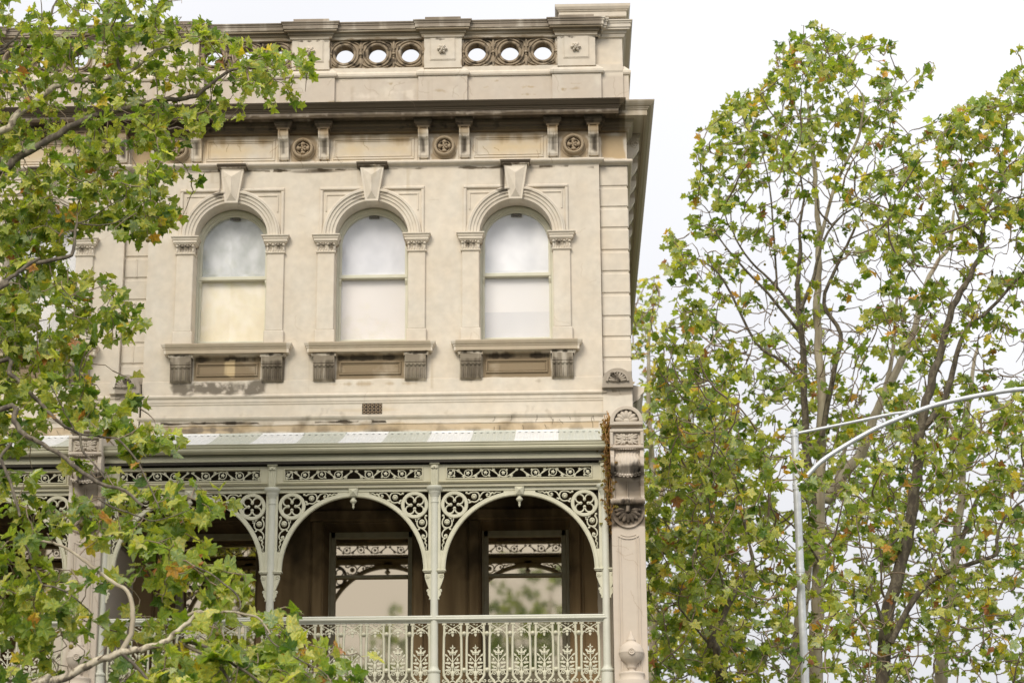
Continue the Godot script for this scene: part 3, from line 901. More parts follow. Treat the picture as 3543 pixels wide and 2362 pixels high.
func house(corner: bool, at_x: float, label: String) -> Node3D:
	var H := thing("terrace_house", label, "house", "terrace houses in a row", Vector3(at_x, 0, 0))
	var xe := 3.36
	var wins := [-1.876, 0.0, 1.918]
	var s := Shape.new()
	var op := []
	for c in wins:
		op.append([c, 0.4865, 9.362, 10.852, 0.4865])
	wall_strip(s, 8.87, 12.46, 0.0, -2.98, 3.035, op, 0.40)
	s.quad(Vector3(3.035, 8.16, 0), Vector3(3.035, 8.16, -0.3), Vector3(3.035, 12.46, -0.3), Vector3(3.035, 12.46, 0))
	s.quad(Vector3(-2.98, 8.16, -0.3), Vector3(-2.98, 8.16, 0), Vector3(-2.98, 12.46, 0), Vector3(-2.98, 12.46, -0.3))
	part(s, "upper_wall", M.stone, H)
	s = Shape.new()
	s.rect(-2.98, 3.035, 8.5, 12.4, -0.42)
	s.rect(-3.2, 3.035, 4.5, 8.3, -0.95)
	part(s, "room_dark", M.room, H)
	s = Shape.new()
	s.box(-2.98, 3.034, 8.15, 8.872, -0.2, 0.03, 0.006)
	part(s, "lower_band", M.stone, H)
	band(H, "band_moulding", [-2.98, -0.02, -2.98, 0.03, 3.034, 0.03, 3.034, -0.02], [0, 8.54, 0.012, 8.556, 0.012, 8.575, 0.022, 8.582, 0.022, 8.632, 0.045, 8.642, 0.05, 8.66, 0.03, 8.675, 0, 8.69], M.stone)
	band(H, "eaves_moulding", [-2.98, -0.02, -2.98, 0.03, 3.034, 0.03, 3.034, -0.02], [0, 8.15, 0.0, 8.16, 0.006, 8.262, 0.016, 8.268, 0.016, 8.285, 0.008, 8.292, 0.008, 8.335, 0.03, 8.345, 0.045, 8.36, 0.05, 8.378, 0, 8.395], M.stone)
	for i in 3:
		dressings(H, wins[i])
		upper_window(H, wins[i], i)
	var tail := [3.035, 0.0, 3.035, -0.08]
	tail.append_array([3.418, -0.08, 3.418, -11.0] if corner else [xe, -0.08])
	band(H, "string_course", [-2.98, -0.08, -2.98, 0.0] + tail, [0, 11.82, 0.012, 11.824, 0.018, 11.835, 0.05, 11.842, 0.066, 11.856, 0.07, 11.872, 0.06, 11.888, 0.04, 11.896, 0.02, 11.902, 0, 11.915], M.stone)
	band(H, "cornice", [-2.98, 0.0] + (tail if corner else [xe, 0.0]), [0, 12.295, 0.022, 12.30, 0.035, 12.315, 0.035, 12.338, 0.055, 12.348, 0.06, 12.38, 0.085, 12.40, 0.095, 12.455, 0.232, 12.455, 0.236, 12.433, 0.27, 12.433, 0.27, 12.504, 0.282, 12.508, 0.286, 12.524, 0.298, 12.528, 0.302, 12.545, 0.322, 12.552, 0.345, 12.575, 0.365, 12.60, 0.37, 12.617, 0, 12.635], M.stone)
	for b in [-2.90, -2.37, -1.195, -0.654, 0.687, 1.238, 2.42, 2.965]:
		eave_bracket(H, b)
	for r in [-2.632, -0.938, 0.966, 2.70]:
		roundel(H, r, 12.088)
	for p in [[-2.245, -1.315], [-0.535, 0.56], [1.36, 2.295]]:
		s = Shape.new()
		s.frame(p[0], p[1], 11.928, 12.236, 0.028, 0.0, 0.014)
		s.frame(p[0] + 0.04, p[1] - 0.04, 11.968, 12.196, 0.01, 0.0, 0.009)
		part(s, "frieze_panel", M.stone, H)
	parapet(H, corner)
	corner_strip(H, corner)
	# terracotta air vent
	s = Shape.new()
	s.box(-0.095, 0.165, 8.405, 8.545, 0.03, 0.034)
	var vent := part(s, "air_vent", M.room, H)
	for i in 5:
		for j in 3:
			s = Shape.new()
			var c := Vector2(-0.068 + i * 0.052, 8.43 + j * 0.045)
			s.arch(c.x, c.y, 0.014, 0.012, V2([0, 0.034, 0, 0.042, 0.007, 0.042, 0.007, 0.034]), 0, TAU, 12)
			part(s, "vent_ring", M.terracotta, vent)
	verandah(H, corner)
	wing(H, corner)
	if corner:
		side_wall(H)
	return H

# ---------------------------------------------------------------- the verandah and its cast iron
func ivy(s: Shape, c: Vector3, r: float, turn: float) -> void:
	var o := PackedVector2Array()
	var rad := [1.0, 0.5, 0.85, 0.45, 0.75, 0.3, 0.75, 0.45, 0.85, 0.5]
	for i in 10:
		var w := turn + TAU * i / 10
		o.append(Vector2(c.x + cos(w) * rad[i] * r, c.y + sin(w) * rad[i] * r))
	s.poly(o, c.z - 0.004, c.z + 0.006)
	s.ball(c + Vector3(0, 0, 0.006), Vector3(r * 0.3, r * 0.3, 0.006), 6, 4)

func sprig(s: Shape, a: Vector3, d: Vector3, r: float) -> void:
	# a small pointed cast leaf from a towards d
	var e := d.normalized()
	var f := Vector3(-e.y, e.x, 0)
	var L := d.length()
	var o := PackedVector2Array()
	for q in [[0, 0.2], [0.3, 1.0], [0.45, 0.55], [0.7, 0.7], [1.0, 0.0], [0.7, -0.7], [0.45, -0.55], [0.3, -1.0], [0, -0.2]]:
		var p: Vector3 = a + e * L * q[0] + f * r * q[1]
		o.append(Vector2(p.x, p.y))
	s.poly(o, a.z - 0.004, a.z + 0.007)

func lace_frieze(s: Shape, x0: float, x1: float, y0: float, y1: float, z: float) -> void:
	var mid := (x0 + x1) / 2
	var yc := (y0 + y1) / 2
	var h := (y1 - y0) / 2 - 0.008
	var half := mid - x0 - 0.004
	for d in [-1, 1]:
		var stem := []
		for i in 61:
			var f := i / 60.0
			stem.append(Vector3(mid + d * (0.012 + f * (half - 0.02)), yc + h * 0.90 * cos(PI * (0.2 + f * 4.0)), z))
		s.tube(stem, 0.008, 0.007, 5)
		for k in 5:
			# a ring shoots off the stem near each crest and closes round one leaf
			var f: float = (0.8 + k) / 4.0
			var e := -1.0 if k % 2 == 0 else 1.0
			var x: float = mid + d * (0.012 + minf(f, 0.97) * (half - 0.02))
			if k < 4:
				var ring := []
				for i in 15:
					var w: float = (PI / 2 * e) + d * e * 5.4 * i / 14.0
					ring.append(Vector3(x + d * 0.012 + 0.046 * cos(w), yc + e * 0.004 + 0.046 * sin(w), z + 0.002))
				s.tube(ring, 0.0075, 0.006, 5)
				ivy(s, Vector3(x + d * 0.014, yc + e * 0.002, z + 0.005), 0.034, 0.4 + k)
				s.ball(Vector3(x - d * 0.03, yc - e * 0.036, z), Vector3(0.016, 0.014, 0.010), 6, 4)
			var xq: float = mid + d * (0.012 + clampf((k + 0.25) / 4.0, 0.0, 0.96) * (half - 0.02))
			ivy(s, Vector3(xq + d * 0.034, yc + e * 0.038, z), 0.030, 1.3 + k)
			ivy(s, Vector3(xq - d * 0.030, yc - e * 0.040, z), 0.028, 0.2 + k)
			s.tube([Vector3(xq + d * 0.034, yc + e * 0.036, z), Vector3(xq, yc, z)], 0.005, 0.005, 4)
			s.tube([Vector3(xq - d * 0.030, yc - e * 0.038, z), Vector3(xq, yc, z)], 0.005, 0.005, 4)

func spandrel(s: Shape, xm: float, half: float, z: float) -> void:
	for d in [-1, 1]:
		# scrolls along the head and down the side, from the quatrefoil to the pointed ends
		var P := func(x: float, y: float) -> Vector3: return Vector3(xm + d * (half - 0.975 + x), y, z)
		for q in [[0.501, 6.928, 0.036, 0.078, 1.0], [0.825, 6.622, 0.036, 0.072, -1.0]]:
			var c: Vector3 = P.call(q[0], q[1])
			s.ball(c + Vector3(0, 0, 0.004), Vector3(q[2], q[2], 0.022), 10, 5)
			s.petals(c + Vector3(0, 0, 0.016), q[2] * 0.8, 6, q[2] * 0.25, 0.012)
		s.tube(curve([P.call(0.592, 6.975), P.call(0.565, 6.962), P.call(0.545, 6.975), P.call(0.50, 6.985), P.call(0.455, 6.972), P.call(0.437, 6.93), P.call(0.45, 6.885), P.call(0.49, 6.862), P.call(0.535, 6.868)]), 0.010, 0.010, 5)
		s.tube(curve([P.call(0.437, 6.915), P.call(0.41, 6.96), P.call(0.375, 6.985), P.call(0.335, 6.985), P.call(0.305, 6.965), P.call(0.31, 6.935), P.call(0.34, 6.925), P.call(0.356, 6.945), P.call(0.345, 6.962)]), 0.010, 0.008, 5)
		s.ball(P.call(0.343, 6.952), Vector3(0.016, 0.016, 0.014), 8, 4)
		s.tube(curve([P.call(0.312, 6.94), P.call(0.285, 6.972), P.call(0.262, 6.962), P.call(0.235, 6.98), P.call(0.208, 6.976), P.call(0.178, 6.984)]), 0.013, 0.005, 5)
		s.ball(P.call(0.592, 6.975), Vector3(0.016, 0.016, 0.014), 8, 4)
		for q in [[0.55, 6.872, 0.58, 6.90], [0.535, 6.868, 0.57, 6.85], [0.44, 6.89, 0.40, 6.90], [0.58, 6.872, 0.59, 6.83]]:
			sprig(s, P.call(q[0], q[1]), P.call(q[2], q[3]) - P.call(q[0], q[1]), 0.014)
		s.tube(curve([P.call(0.872, 6.70), P.call(0.86, 6.675), P.call(0.875, 6.65), P.call(0.882, 6.61), P.call(0.868, 6.568), P.call(0.825, 6.55), P.call(0.782, 6.565), P.call(0.765, 6.605), P.call(0.772, 6.645)]), 0.010, 0.010, 5)
		s.tube(curve([P.call(0.82, 6.55), P.call(0.862, 6.52), P.call(0.882, 6.485), P.call(0.88, 6.445), P.call(0.858, 6.425), P.call(0.83, 6.435), P.call(0.828, 6.465), P.call(0.845, 6.472)]), 0.010, 0.008, 5)
		s.ball(P.call(0.848, 6.456), Vector3(0.017, 0.017, 0.014), 8, 4)
		s.tube(curve([P.call(0.845, 6.432), P.call(0.872, 6.40), P.call(0.862, 6.375), P.call(0.882, 6.345), P.call(0.874, 6.31), P.call(0.884, 6.288)]), 0.013, 0.005, 5)
		s.ball(P.call(0.872, 6.70), Vector3(0.017, 0.016, 0.014), 8, 4)
		for q in [[0.772, 6.645, 0.74, 6.665], [0.77, 6.66, 0.81, 6.69], [0.80, 6.545, 0.77, 6.53], [0.84, 6.548, 0.87, 6.56], [0.775, 6.66, 0.745, 6.63]]:
			sprig(s, P.call(q[0], q[1]), P.call(q[2], q[3]) - P.call(q[0], q[1]), 0.014)

func bay(H: Node, xl: float, xr: float) -> void:
	var z := 1.8
	var xm := (xl + xr) / 2
	var half := (xr - xl) / 2
	var a := half - 0.130
	var b := 0.897
	var y0 := 6.04
	var s := Shape.new()
	# head rail, uprights and the solid corners of the cast spandrel
	s.box(xl + 0.03, xr - 0.03, 6.994, 7.04, z - 0.02, z + 0.02, 0.004)
	for d in [-1, 1]:
		var e: float = xm + d * (half - 0.072)
		s.box(minf(e, e + d * 0.05), maxf(e, e + d * 0.05), y0, 6.994, z - 0.018, z + 0.016, 0.003)
	for i in 8:
		var u := -0.19 + 0.38 * i / 8
		var w := -0.19 + 0.38 * (i + 1) / 8
		var yu := y0 + (b + 0.04) * sqrt(1.0 - pow(u / (a + 0.04), 2))
		var yw := y0 + (b + 0.04) * sqrt(1.0 - pow(w / (a + 0.04), 2))
		for zz in [z + 0.012, z - 0.012]:
			s.quad(Vector3(xm + u, yu, zz), Vector3(xm + w, yw, zz), Vector3(xm + w, 6.996, zz), Vector3(xm + u, 6.996, zz))
	for d in [-1, 1]:
		for i in 6:
			var u := 6.04 + 0.24 * i / 6
			var w := 6.04 + 0.24 * (i + 1) / 6
			var xu := (a + 0.04) * sqrt(1.0 - pow((u - y0) / (b + 0.04), 2))
			var xw := (a + 0.04) * sqrt(1.0 - pow((w - y0) / (b + 0.04), 2))
			for zz in [z + 0.012, z - 0.012]:
				s.quad(Vector3(xm + d * xu, u, zz), Vector3(xm + d * (half - 0.07), u, zz), Vector3(xm + d * (half - 0.07), w, zz), Vector3(xm + d * xw, w, zz))
	var sp := part(s, "lace_spandrel", M.ironlace, H)
	s = Shape.new()
	s.arch(xm, y0, a, b, V2([0, z - 0.03, 0, z + 0.024, 0.012, z + 0.03, 0.018, z + 0.022, 0.05, z + 0.022, 0.055, z + 0.012, 0.055, z - 0.03, 0, z - 0.03]), 0, PI, 44)
	part(s, "arch_band", M.ironlace, sp)
	s = Shape.new()
	spandrel(s, xm, half, z)
	part(s, "scrollwork", M.ironlace, sp)
	for d in [-1, 1]:
		var c := Vector2(xm + d * (half - 0.239), 6.832)
		s = Shape.new()
		s.arch(c.x, c.y, 0.122, 0.122, V2([0, z - 0.016, 0, z + 0.014, 0.006, z + 0.018, 0.036, z + 0.018, 0.042, z + 0.012, 0.042, z - 0.016]), 0, TAU, 32)
		for q in 4:
			var w := q * PI / 2 + PI / 4
			var lobe := c + Vector2(cos(w), sin(w)) * 0.080
			s.arch(lobe.x, lobe.y, 0.041, 0.041, V2([0, z - 0.012, 0, z + 0.008, 0.006, z + 0.013, 0.016, z + 0.013, 0.018, z - 0.012]), w - 2.35, w + 2.35, 20)
			var v := q * PI / 2
			s.ball(Vector3(c.x + cos(v) * 0.044, c.y + sin(v) * 0.044, z + 0.006), Vector3(0.021, 0.021, 0.014), 8, 4)
			s.ball(Vector3(c.x + cos(v) * 0.044, c.y + sin(v) * 0.044, z + 0.018), Vector3(0.008, 0.008, 0.008), 6, 4)
		part(s, "quatrefoil", M.ironlace, sp)
	s = Shape.new()
	var K := [Vector2(xm - 0.043, 6.945), Vector2(xm + 0.043, 6.945), Vector2(xm + 0.058, 7.043), Vector2(xm - 0.058, 7.043)]
	s.poly(PackedVector2Array(K), z - 0.02, z + 0.045)
	var ap := Vector3(xm, 6.995, z + 0.075)
	for i in 4:
		var p: Vector2 = K[i].lerp(Vector2(xm, 6.995), 0.12)
		var q: Vector2 = K[(i + 1) % 4].lerp(Vector2(xm, 6.995), 0.12)
		s.tri(Vector3(p.x, p.y, z + 0.047), Vector3(q.x, q.y, z + 0.047), ap)
	part(s, "arch_key", M.ironlace, sp)
	s = Shape.new()
	s.lathe(Vector3(xm, 0, z), V2([0, 6.79, 0.006, 6.80, 0.017, 6.82, 0.008, 6.838, 0.020, 6.846, 0.013, 6.86, 0.03, 6.868, 0.043, 6.888, 0.034, 6.906, 0.018, 6.918, 0.026, 6.928, 0.018, 6.938, 0.018, 6.95]), 14)
	part(s, "pendant", M.ironlace, sp)
	# beam and framed vine frieze over the arch
	s = Shape.new()
	var ca := xl + 0.045
	var cb := xr - 0.045
	s.box(ca, cb, 7.04, 7.078, z - 0.03, z + 0.055, 0.004)
	s.mould(V2([ca, z + 0.03, cb, z + 0.03]), V2([0, 7.076, 0.04, 7.079, 0.055, 7.086, 0.03, 7.095, 0.045, 7.102, 0.02, 7.108, 0, 7.11]))
	s.box(ca, cb, 7.105, 7.134, z - 0.02, z + 0.035, 0.003)
	part(s, "beam", M.timber, H)
	s = Shape.new()
	var fa := xl + 0.152
	var fb := xr - 0.152
	s.box(ca, fa, 7.134, 7.318, z - 0.02, z + 0.035)
	s.box(fb, cb, 7.134, 7.318, z - 0.02, z + 0.035)
	s.box(fa, fb, 7.276, 7.318, z - 0.02, z + 0.035)
	s.frame(fa - 0.016, fb + 0.016, 7.134, 7.292, 0.016, z + 0.035, z + 0.046)
	var fr := part(s, "frieze_frame", M.timber, H)
	s = Shape.new()
	lace_frieze(s, fa, fb, 7.15, 7.276, z + 0.012)
	part(s, "vine_lace", M.ironlace, fr)
	# handrail and its row of cast panels
	s = Shape.new()
	s.mould(V2([xl, z + 0.01, xr, z + 0.01]), V2([-0.03, 5.413, 0.0, 5.413, 0.0, 5.428, 0.022, 5.434, 0.026, 5.442, 0.04, 5.446, 0.045, 5.456, 0.03, 5.468, 0.034, 5.484, 0.028, 5.496, 0.0, 5.503, -0.028, 5.496, -0.045, 5.45, -0.03, 5.413]))
	part(s, "handrail", M.rail, H)
	s = Shape.new()
	s.box(xl, xr, 4.50, 4.56, z - 0.03, z + 0.03, 0.004)
	part(s, "bottom_rail", M.rail, H)

var baluster: MeshInstance3D
var boss: MeshInstance3D

func baluster_panel() -> Shape:
	var s := Shape.new()
	for d in [-1, 1]:
		var p := [Vector3(d * 0.098, 5.405, 0), Vector3(d * 0.098, 5.30, 0), Vector3(d * 0.102, 5.24, 0), Vector3(d * 0.104, 5.1, 0), Vector3(d * 0.105, 4.86, 0), Vector3(d * 0.103, 4.80, 0), Vector3(d * 0.085, 4.765, 0), Vector3(d * 0.055, 4.735, 0), Vector3(d * 0.042, 4.70, 0), Vector3(d * 0.04, 4.55, 0)]
		s.tube(p, 0.0155, 0.0155, 6, 0.8)
		s.box(d * 0.098 - 0.026, d * 0.098 + 0.026, 5.385, 5.41, -0.012, 0.014, 0.004)
		# the drooping festoon below the handrail
		s.tube(curve([Vector3(d * 0.085, 5.392, 0), Vector3(d * 0.05, 5.375, 0), Vector3(0, 5.345, 0), Vector3(-d * 0.03, 5.335, 0)]), 0.007, 0.007, 5)
		s.tube(spiral(Vector3(d * 0.068, 5.355, 0), 0.018, 0.9, PI / 2, -d), 0.007, 0.006, 5)
		s.tube(spiral(Vector3(d * 0.045, 5.302, 0), 0.021, 0.9, 0, d), 0.006, 0.005, 5)
		sprig(s, Vector3(0, 5.34, 0), Vector3(d * 0.055, -0.02, 0), 0.016)
		sprig(s, Vector3(d * 0.09, 5.29, 0), Vector3(-d * 0.03, 0.015, 0), 0.011)
		s.tube([Vector3(d * 0.082, 5.30, 0), Vector3(d * 0.09, 5.26, 0), Vector3(d * 0.1, 5.23, 0)], 0.010, 0.006, 5)
		s.tube(spiral(Vector3(d * 0.016, 5.392, 0), 0.012, 0.9, PI, d), 0.006, 0.005, 4)
		# crossed stems and leaves of the standing spray
		s.tube(curve([Vector3(-d * 0.012, 4.93, 0), Vector3(d * 0.02, 4.975, 0), Vector3(d * 0.055, 5.015, 0), Vector3(d * 0.088, 5.03, 0)]), 0.007, 0.006, 5)
		sprig(s, Vector3(d * 0.06, 5.02, 0), Vector3(d * 0.03, 0.03, 0), 0.012)
		sprig(s, Vector3(d * 0.012, 5.045, 0), Vector3(d * 0.048, 0.05, 0), 0.018)
		sprig(s, Vector3(0, 5.05, 0), Vector3(d * 0.04, -0.012, 0), 0.013)
		s.ball(Vector3(d * 0.058, 4.98, 0.002), Vector3(0.014, 0.02, 0.008), 6, 4)
		sprig(s, Vector3(d * 0.02, 4.94, 0), Vector3(d * 0.075, 0.005, 0), 0.017)
		sprig(s, Vector3(d * 0.02, 4.875, 0), Vector3(d * 0.06, 0.035, 0), 0.018)
		sprig(s, Vector3(d * 0.015, 4.87, 0), Vector3(d * 0.08, -0.015, 0), 0.016)
		s.tube(curve([Vector3(0, 4.79, 0), Vector3(d * 0.02, 4.84, 0), Vector3(d * 0.035, 4.90, 0)]), 0.006, 0.005, 4)
		s.tube(spiral(Vector3(d * 0.05, 4.822, 0), 0.03, 1.5, PI if d > 0 else 0.0, -d), 0.008, 0.006, 5)
		s.tube(curve([Vector3(d * 0.08, 4.822, 0), Vector3(d * 0.09, 4.80, 0), Vector3(d * 0.1, 4.79, 0)]), 0.008, 0.008, 4)
		s.tube(spiral(Vector3(d * 0.105, 4.735, 0), 0.024, 1.1, PI if d > 0 else 0.0, d), 0.008, 0.006, 5)
		s.tube([Vector3(d * 0.081, 4.735, 0), Vector3(d * 0.06, 4.72, 0)], 0.008, 0.01, 4)
		sprig(s, Vector3(0, 5.115, 0), Vector3(d * 0.035, 0.006, 0), 0.010)
	s.ball(Vector3(0, 5.30, 0.004), Vector3(0.024, 0.018, 0.012), 8, 4)
	sprig(s, Vector3(0, 5.285, 0), Vector3(0, -0.035, 0), 0.018)
	sprig(s, Vector3(0, 5.05, 0), Vector3(0, 0.11, 0), 0.014)
	s.ball(Vector3(0, 5.055, 0.004), Vector3(0.02, 0.016, 0.012), 8, 4)
	s.tube([Vector3(0, 4.74, 0), Vector3(0, 4.9, 0), Vector3(0, 5.05, 0)], 0.012, 0.007, 6)
	s.ball(Vector3(0, 4.905, 0.005), Vector3(0.02, 0.035, 0.014), 8, 5)
	s.ball(Vector3(0, 4.815, 0.004), Vector3(0.024, 0.04, 0.012), 8, 5)
	s.ball(Vector3(0, 4.765, 0.002), Vector3(0.024, 0.008, 0.012), 8, 4)
	var loop := []
	for i in 13:
		loop.append(Vector3(0.038 * cos(PI * i / 12), 4.69 + 0.04 * sin(PI * i / 12), 0))
	s.tube(loop, 0.009, 0.009, 5)
	s.box(-0.105, 0.105, 4.55, 4.565, -0.012, 0.012, 0.003)
	return s

func column(H: Node, x: float) -> void:
	var s := Shape.new()
	s.lathe(Vector3(x, 0, 1.8), V2([0.073, 4.3, 0.073, 4.815, 0.060, 4.822, 0.078, 4.832, 0.078, 4.855, 0.060, 4.866, 0.052, 4.885, 0.048, 4.91, 0.045, 6.2, 0.044, 6.855, 0.052, 6.858, 0.052, 6.872, 0.045, 6.878, 0.05, 6.925]), 18)
	var c := part(s, "verandah_column", M.rail, H)
	s = Shape.new()
	s.lathe(Vector3(x, 0, 1.8), V2([0.045, 6.92, 0.056, 6.935, 0.056, 6.95, 0.07, 6.97, 0.076, 6.985, 0.076, 6.995, 0.092, 7.01, 0.103, 7.028, 0.106, 7.048, 0.100, 7.056, 0.0, 7.057]), 18)
	part(s, "capital", M.rail, c)
	s = Shape.new()
	s.box(x - 0.047, x + 0.047, 7.056, 7.34, 1.74, 1.862, 0.006)
	for k in 4:
		s.box(x - 0.037 + k * 0.021, x - 0.026 + k * 0.021, 7.07, 7.255, 1.86, 1.870, 0.003)
	s.petals(Vector3(x, 7.268, 1.868), 0.045, 7, 0.010, 0.014, 0.0, PI, 0.1)
	s.box(x - 0.06, x + 0.06, 7.318, 7.345, 1.73, 1.885, 0.006)
	part(s, "fluted_post", M.ironlace, c)
	for d in [-1, 1]:
		s = Shape.new()
		s.box(minf(x + d * 0.03, x + d * 0.138), maxf(x + d * 0.03, x + d * 0.138), 6.028, 6.046, 1.755, 1.845, 0.004)
		s.box(minf(x + d * 0.03, x + d * 0.126), maxf(x + d * 0.03, x + d * 0.126), 6.014, 6.028, 1.765, 1.835, 0.004)
		var o := PackedVector2Array()
		for p in [[0.03, 6.0], [0.112, 6.0], [0.115, 5.965], [0.10, 5.91], [0.08, 5.86], [0.065, 5.82], [0.085, 5.815], [0.09, 5.79], [0.075, 5.775], [0.08, 5.755], [0.06, 5.725], [0.05, 5.695], [0.035, 5.69], [0.03, 5.72]]:
			o.append(Vector2(x + d * p[0], p[1]))
		s.poly(o, 1.782, 1.818)
		s.tube(spiral(Vector3(x + d * 0.086, 5.968, 1.819), 0.026, 1.4, 0, d), 0.007, 0.006, 5)
		s.tube(curve([Vector3(x + d * 0.104, 5.94, 1.819), Vector3(x + d * 0.08, 5.87, 1.819), Vector3(x + d * 0.055, 5.81, 1.819)]), 0.007, 0.006, 5)
		s.ball(Vector3(x + d * 0.077, 5.80, 1.80), Vector3(0.018, 0.018, 0.026), 8, 4)
		s.ball(Vector3(x + d * 0.05, 5.70, 1.80), Vector3(0.016, 0.014, 0.022), 8, 4)
		part(s, "corbel", M.ironlace, c)

func verandah(H: Node, corner: bool) -> void:
	var cols := [-2.99, -0.99, 0.962, 2.996]
	var s := Shape.new()
	var op := []
	for c in [-1.99, 0.0, 2.0]:
		op.append([c, 0.565, 4.62, 6.98, 0.0])
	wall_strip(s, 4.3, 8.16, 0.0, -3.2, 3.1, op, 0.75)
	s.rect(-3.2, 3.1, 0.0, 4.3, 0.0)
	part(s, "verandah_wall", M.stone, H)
	for c in [-1.99, 0.0, 2.0]:
		s = Shape.new()
		for d in [-1, 1]:
			s.box(minf(c + d * 0.58, c + d * 0.71), maxf(c + d * 0.58, c + d * 0.71), 4.5, 7.0, 0.0, 0.05, 0.015)
			s.box(minf(c + d * 0.735, c + d * 0.75), maxf(c + d * 0.735, c + d * 0.75), 4.5, 7.0, 0.0, 0.02, 0.006)
		s.box(c - 0.75, c + 0.75, 7.0, 7.14, 0.0, 0.05, 0.015)
		part(s, "architrave", M.stone, H)
		var m: float = c - 0.01
		s = Shape.new()
		for d in [-1, 1]:
			s.box(minf(m + d * 0.474, m + d * 0.535), maxf(m + d * 0.474, m + d * 0.535), 4.64, 7.0, -0.74, -0.64, 0.008)
			s.box(minf(m + d * 0.535, m + d * 0.58), maxf(m + d * 0.535, m + d * 0.58), 4.64, 7.0, -0.74, -0.61, 0.008)
		s.box(m - 0.535, m + 0.535, 6.90, 7.0, -0.74, -0.64, 0.008)
		var w := part(s, "french_window", M.old_sash, H)
		s = Shape.new()
		s.box(m - 0.474, m + 0.474, 6.377, 6.416, -0.735, -0.635, 0.006)
		part(s, "meeting_rail", M.old_sash, w)
		s = Shape.new()
		s.box(m - 0.474, m + 0.474, 4.64, 5.135, -0.735, -0.66, 0.008)
		s.frame(m - 0.38, m + 0.38, 4.72, 5.04, 0.03, -0.66, -0.648)
		part(s, "bottom_panel", M.old_sash, w)
		for q in [[6.41, 6.92, -0.688], [5.12, 6.385, -0.708]]:
			s = Shape.new()
			s.box(m - 0.478, m + 0.478, q[0], q[1], q[2] - 0.004, q[2])
			part(s, "pane", M.mirror, w)
	# deck, ceiling and the striped iron roof
	s = Shape.new()
	s.box(-3.1, 3.1, 4.28, 4.5, 0.0, 1.95, 0.01)
	part(s, "balcony_floor", M.timber, H)
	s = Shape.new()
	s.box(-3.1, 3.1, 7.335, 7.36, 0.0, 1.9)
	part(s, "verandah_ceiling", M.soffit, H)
	var prof := []
	for i in 9:
		var f := i / 8.0
		prof.append(Vector2(0.035 + 1.955 * f, 8.15 - 0.60 * f - 0.05 * sin(PI * f)))
	var edges := []
	var x := 3.02
	var k := 0
	edges.append(3.02)
	var e0 := 2.45
	while e0 > -3.05:
		edges.append(e0)
		e0 -= 0.548
	edges.append(-3.08)
	for i in edges.size() - 1:
		s = Shape.new()
		var b: float = edges[i]
		var a: float = edges[i + 1]
		var n := maxi(2, int((b - a) / 0.0137))
		var rows := []
		for p in prof:
			var row := PackedVector3Array()
			for j in n + 1:
				var xx := lerpf(a, b, float(j) / n)
				row.append(Vector3(xx, p.y + 0.0085 * sin(xx * TAU / 0.0822), p.x))
			rows.append(row)
		rows.reverse()
		s.grid(rows, false)
		part(s, "roof_sheet", M.white_sheet if i % 2 == 1 else M.green_sheet, H)
		s = Shape.new()
		s.mould(V2([a, 0.03, b, 0.03]), V2([0.0, 8.168, 0.006, 8.166, 0.012, 8.148, 0.09, 8.128, 0.092, 8.118]))
		part(s, "roof_flashing", M.white_sheet if i % 2 == 1 else M.green_sheet, H)
	band(H, "gutter", [-3.06, 1.9, 3.04, 1.9], [0, 7.455, 0.03, 7.452, 0.062, 7.458, 0.085, 7.475, 0.092, 7.495, 0.085, 7.508, 0.075, 7.514, 0.09, 7.52, 0.095, 7.548, 0.105, 7.556, 0.095, 7.562, 0.0, 7.53], M.iron)
	s = Shape.new()
	s.box(-3.04, 3.05, 7.368, 7.428, 1.80, 1.885, 0.004)
	s.box(-3.04, 3.05, 7.428, 7.458, 1.80, 1.862)
	part(s, "fascia_board", M.iron, H)
	s = Shape.new()
	s.box(-3.04, 3.05, 7.335, 7.368, 1.70, 1.845)
	part(s, "soffit_board", M.timber, H)
	for c in cols:
		column(H, c)
	for i in 3:
		bay(H, cols[i], cols[i + 1])
		var first: float = cols[i] + 0.218 + ((cols[i + 1] - cols[i]) - 2.034) * 0.5
		for q in 7:
			var at := Vector3(first + q * 0.2697, 0, 1.8)
			if baluster == null:
				baluster = part(baluster_panel(), "baluster_panel", M.ironlace, H)
				baluster.position = at
			else:
				again(baluster, H, at)
			if q < 6:
				for y in [5.285, 4.858]:
					var spot := Vector3(at.x + 0.135, y, 1.80)
					if boss == null:
						s = Shape.new()
						s.lathe(Vector3.ZERO, V2([0.0, -0.03, 0.03, -0.006, 0.03, 0.004, 0.025, 0.012, 0.023, 0.02, 0.014, 0.032, 0.0, 0.036]), 12)
						boss = part(s, "boss", M.ironlace, H)
						boss.rotation.x = PI / 2
						boss.position = spot
					else:
						again(boss, H, spot)

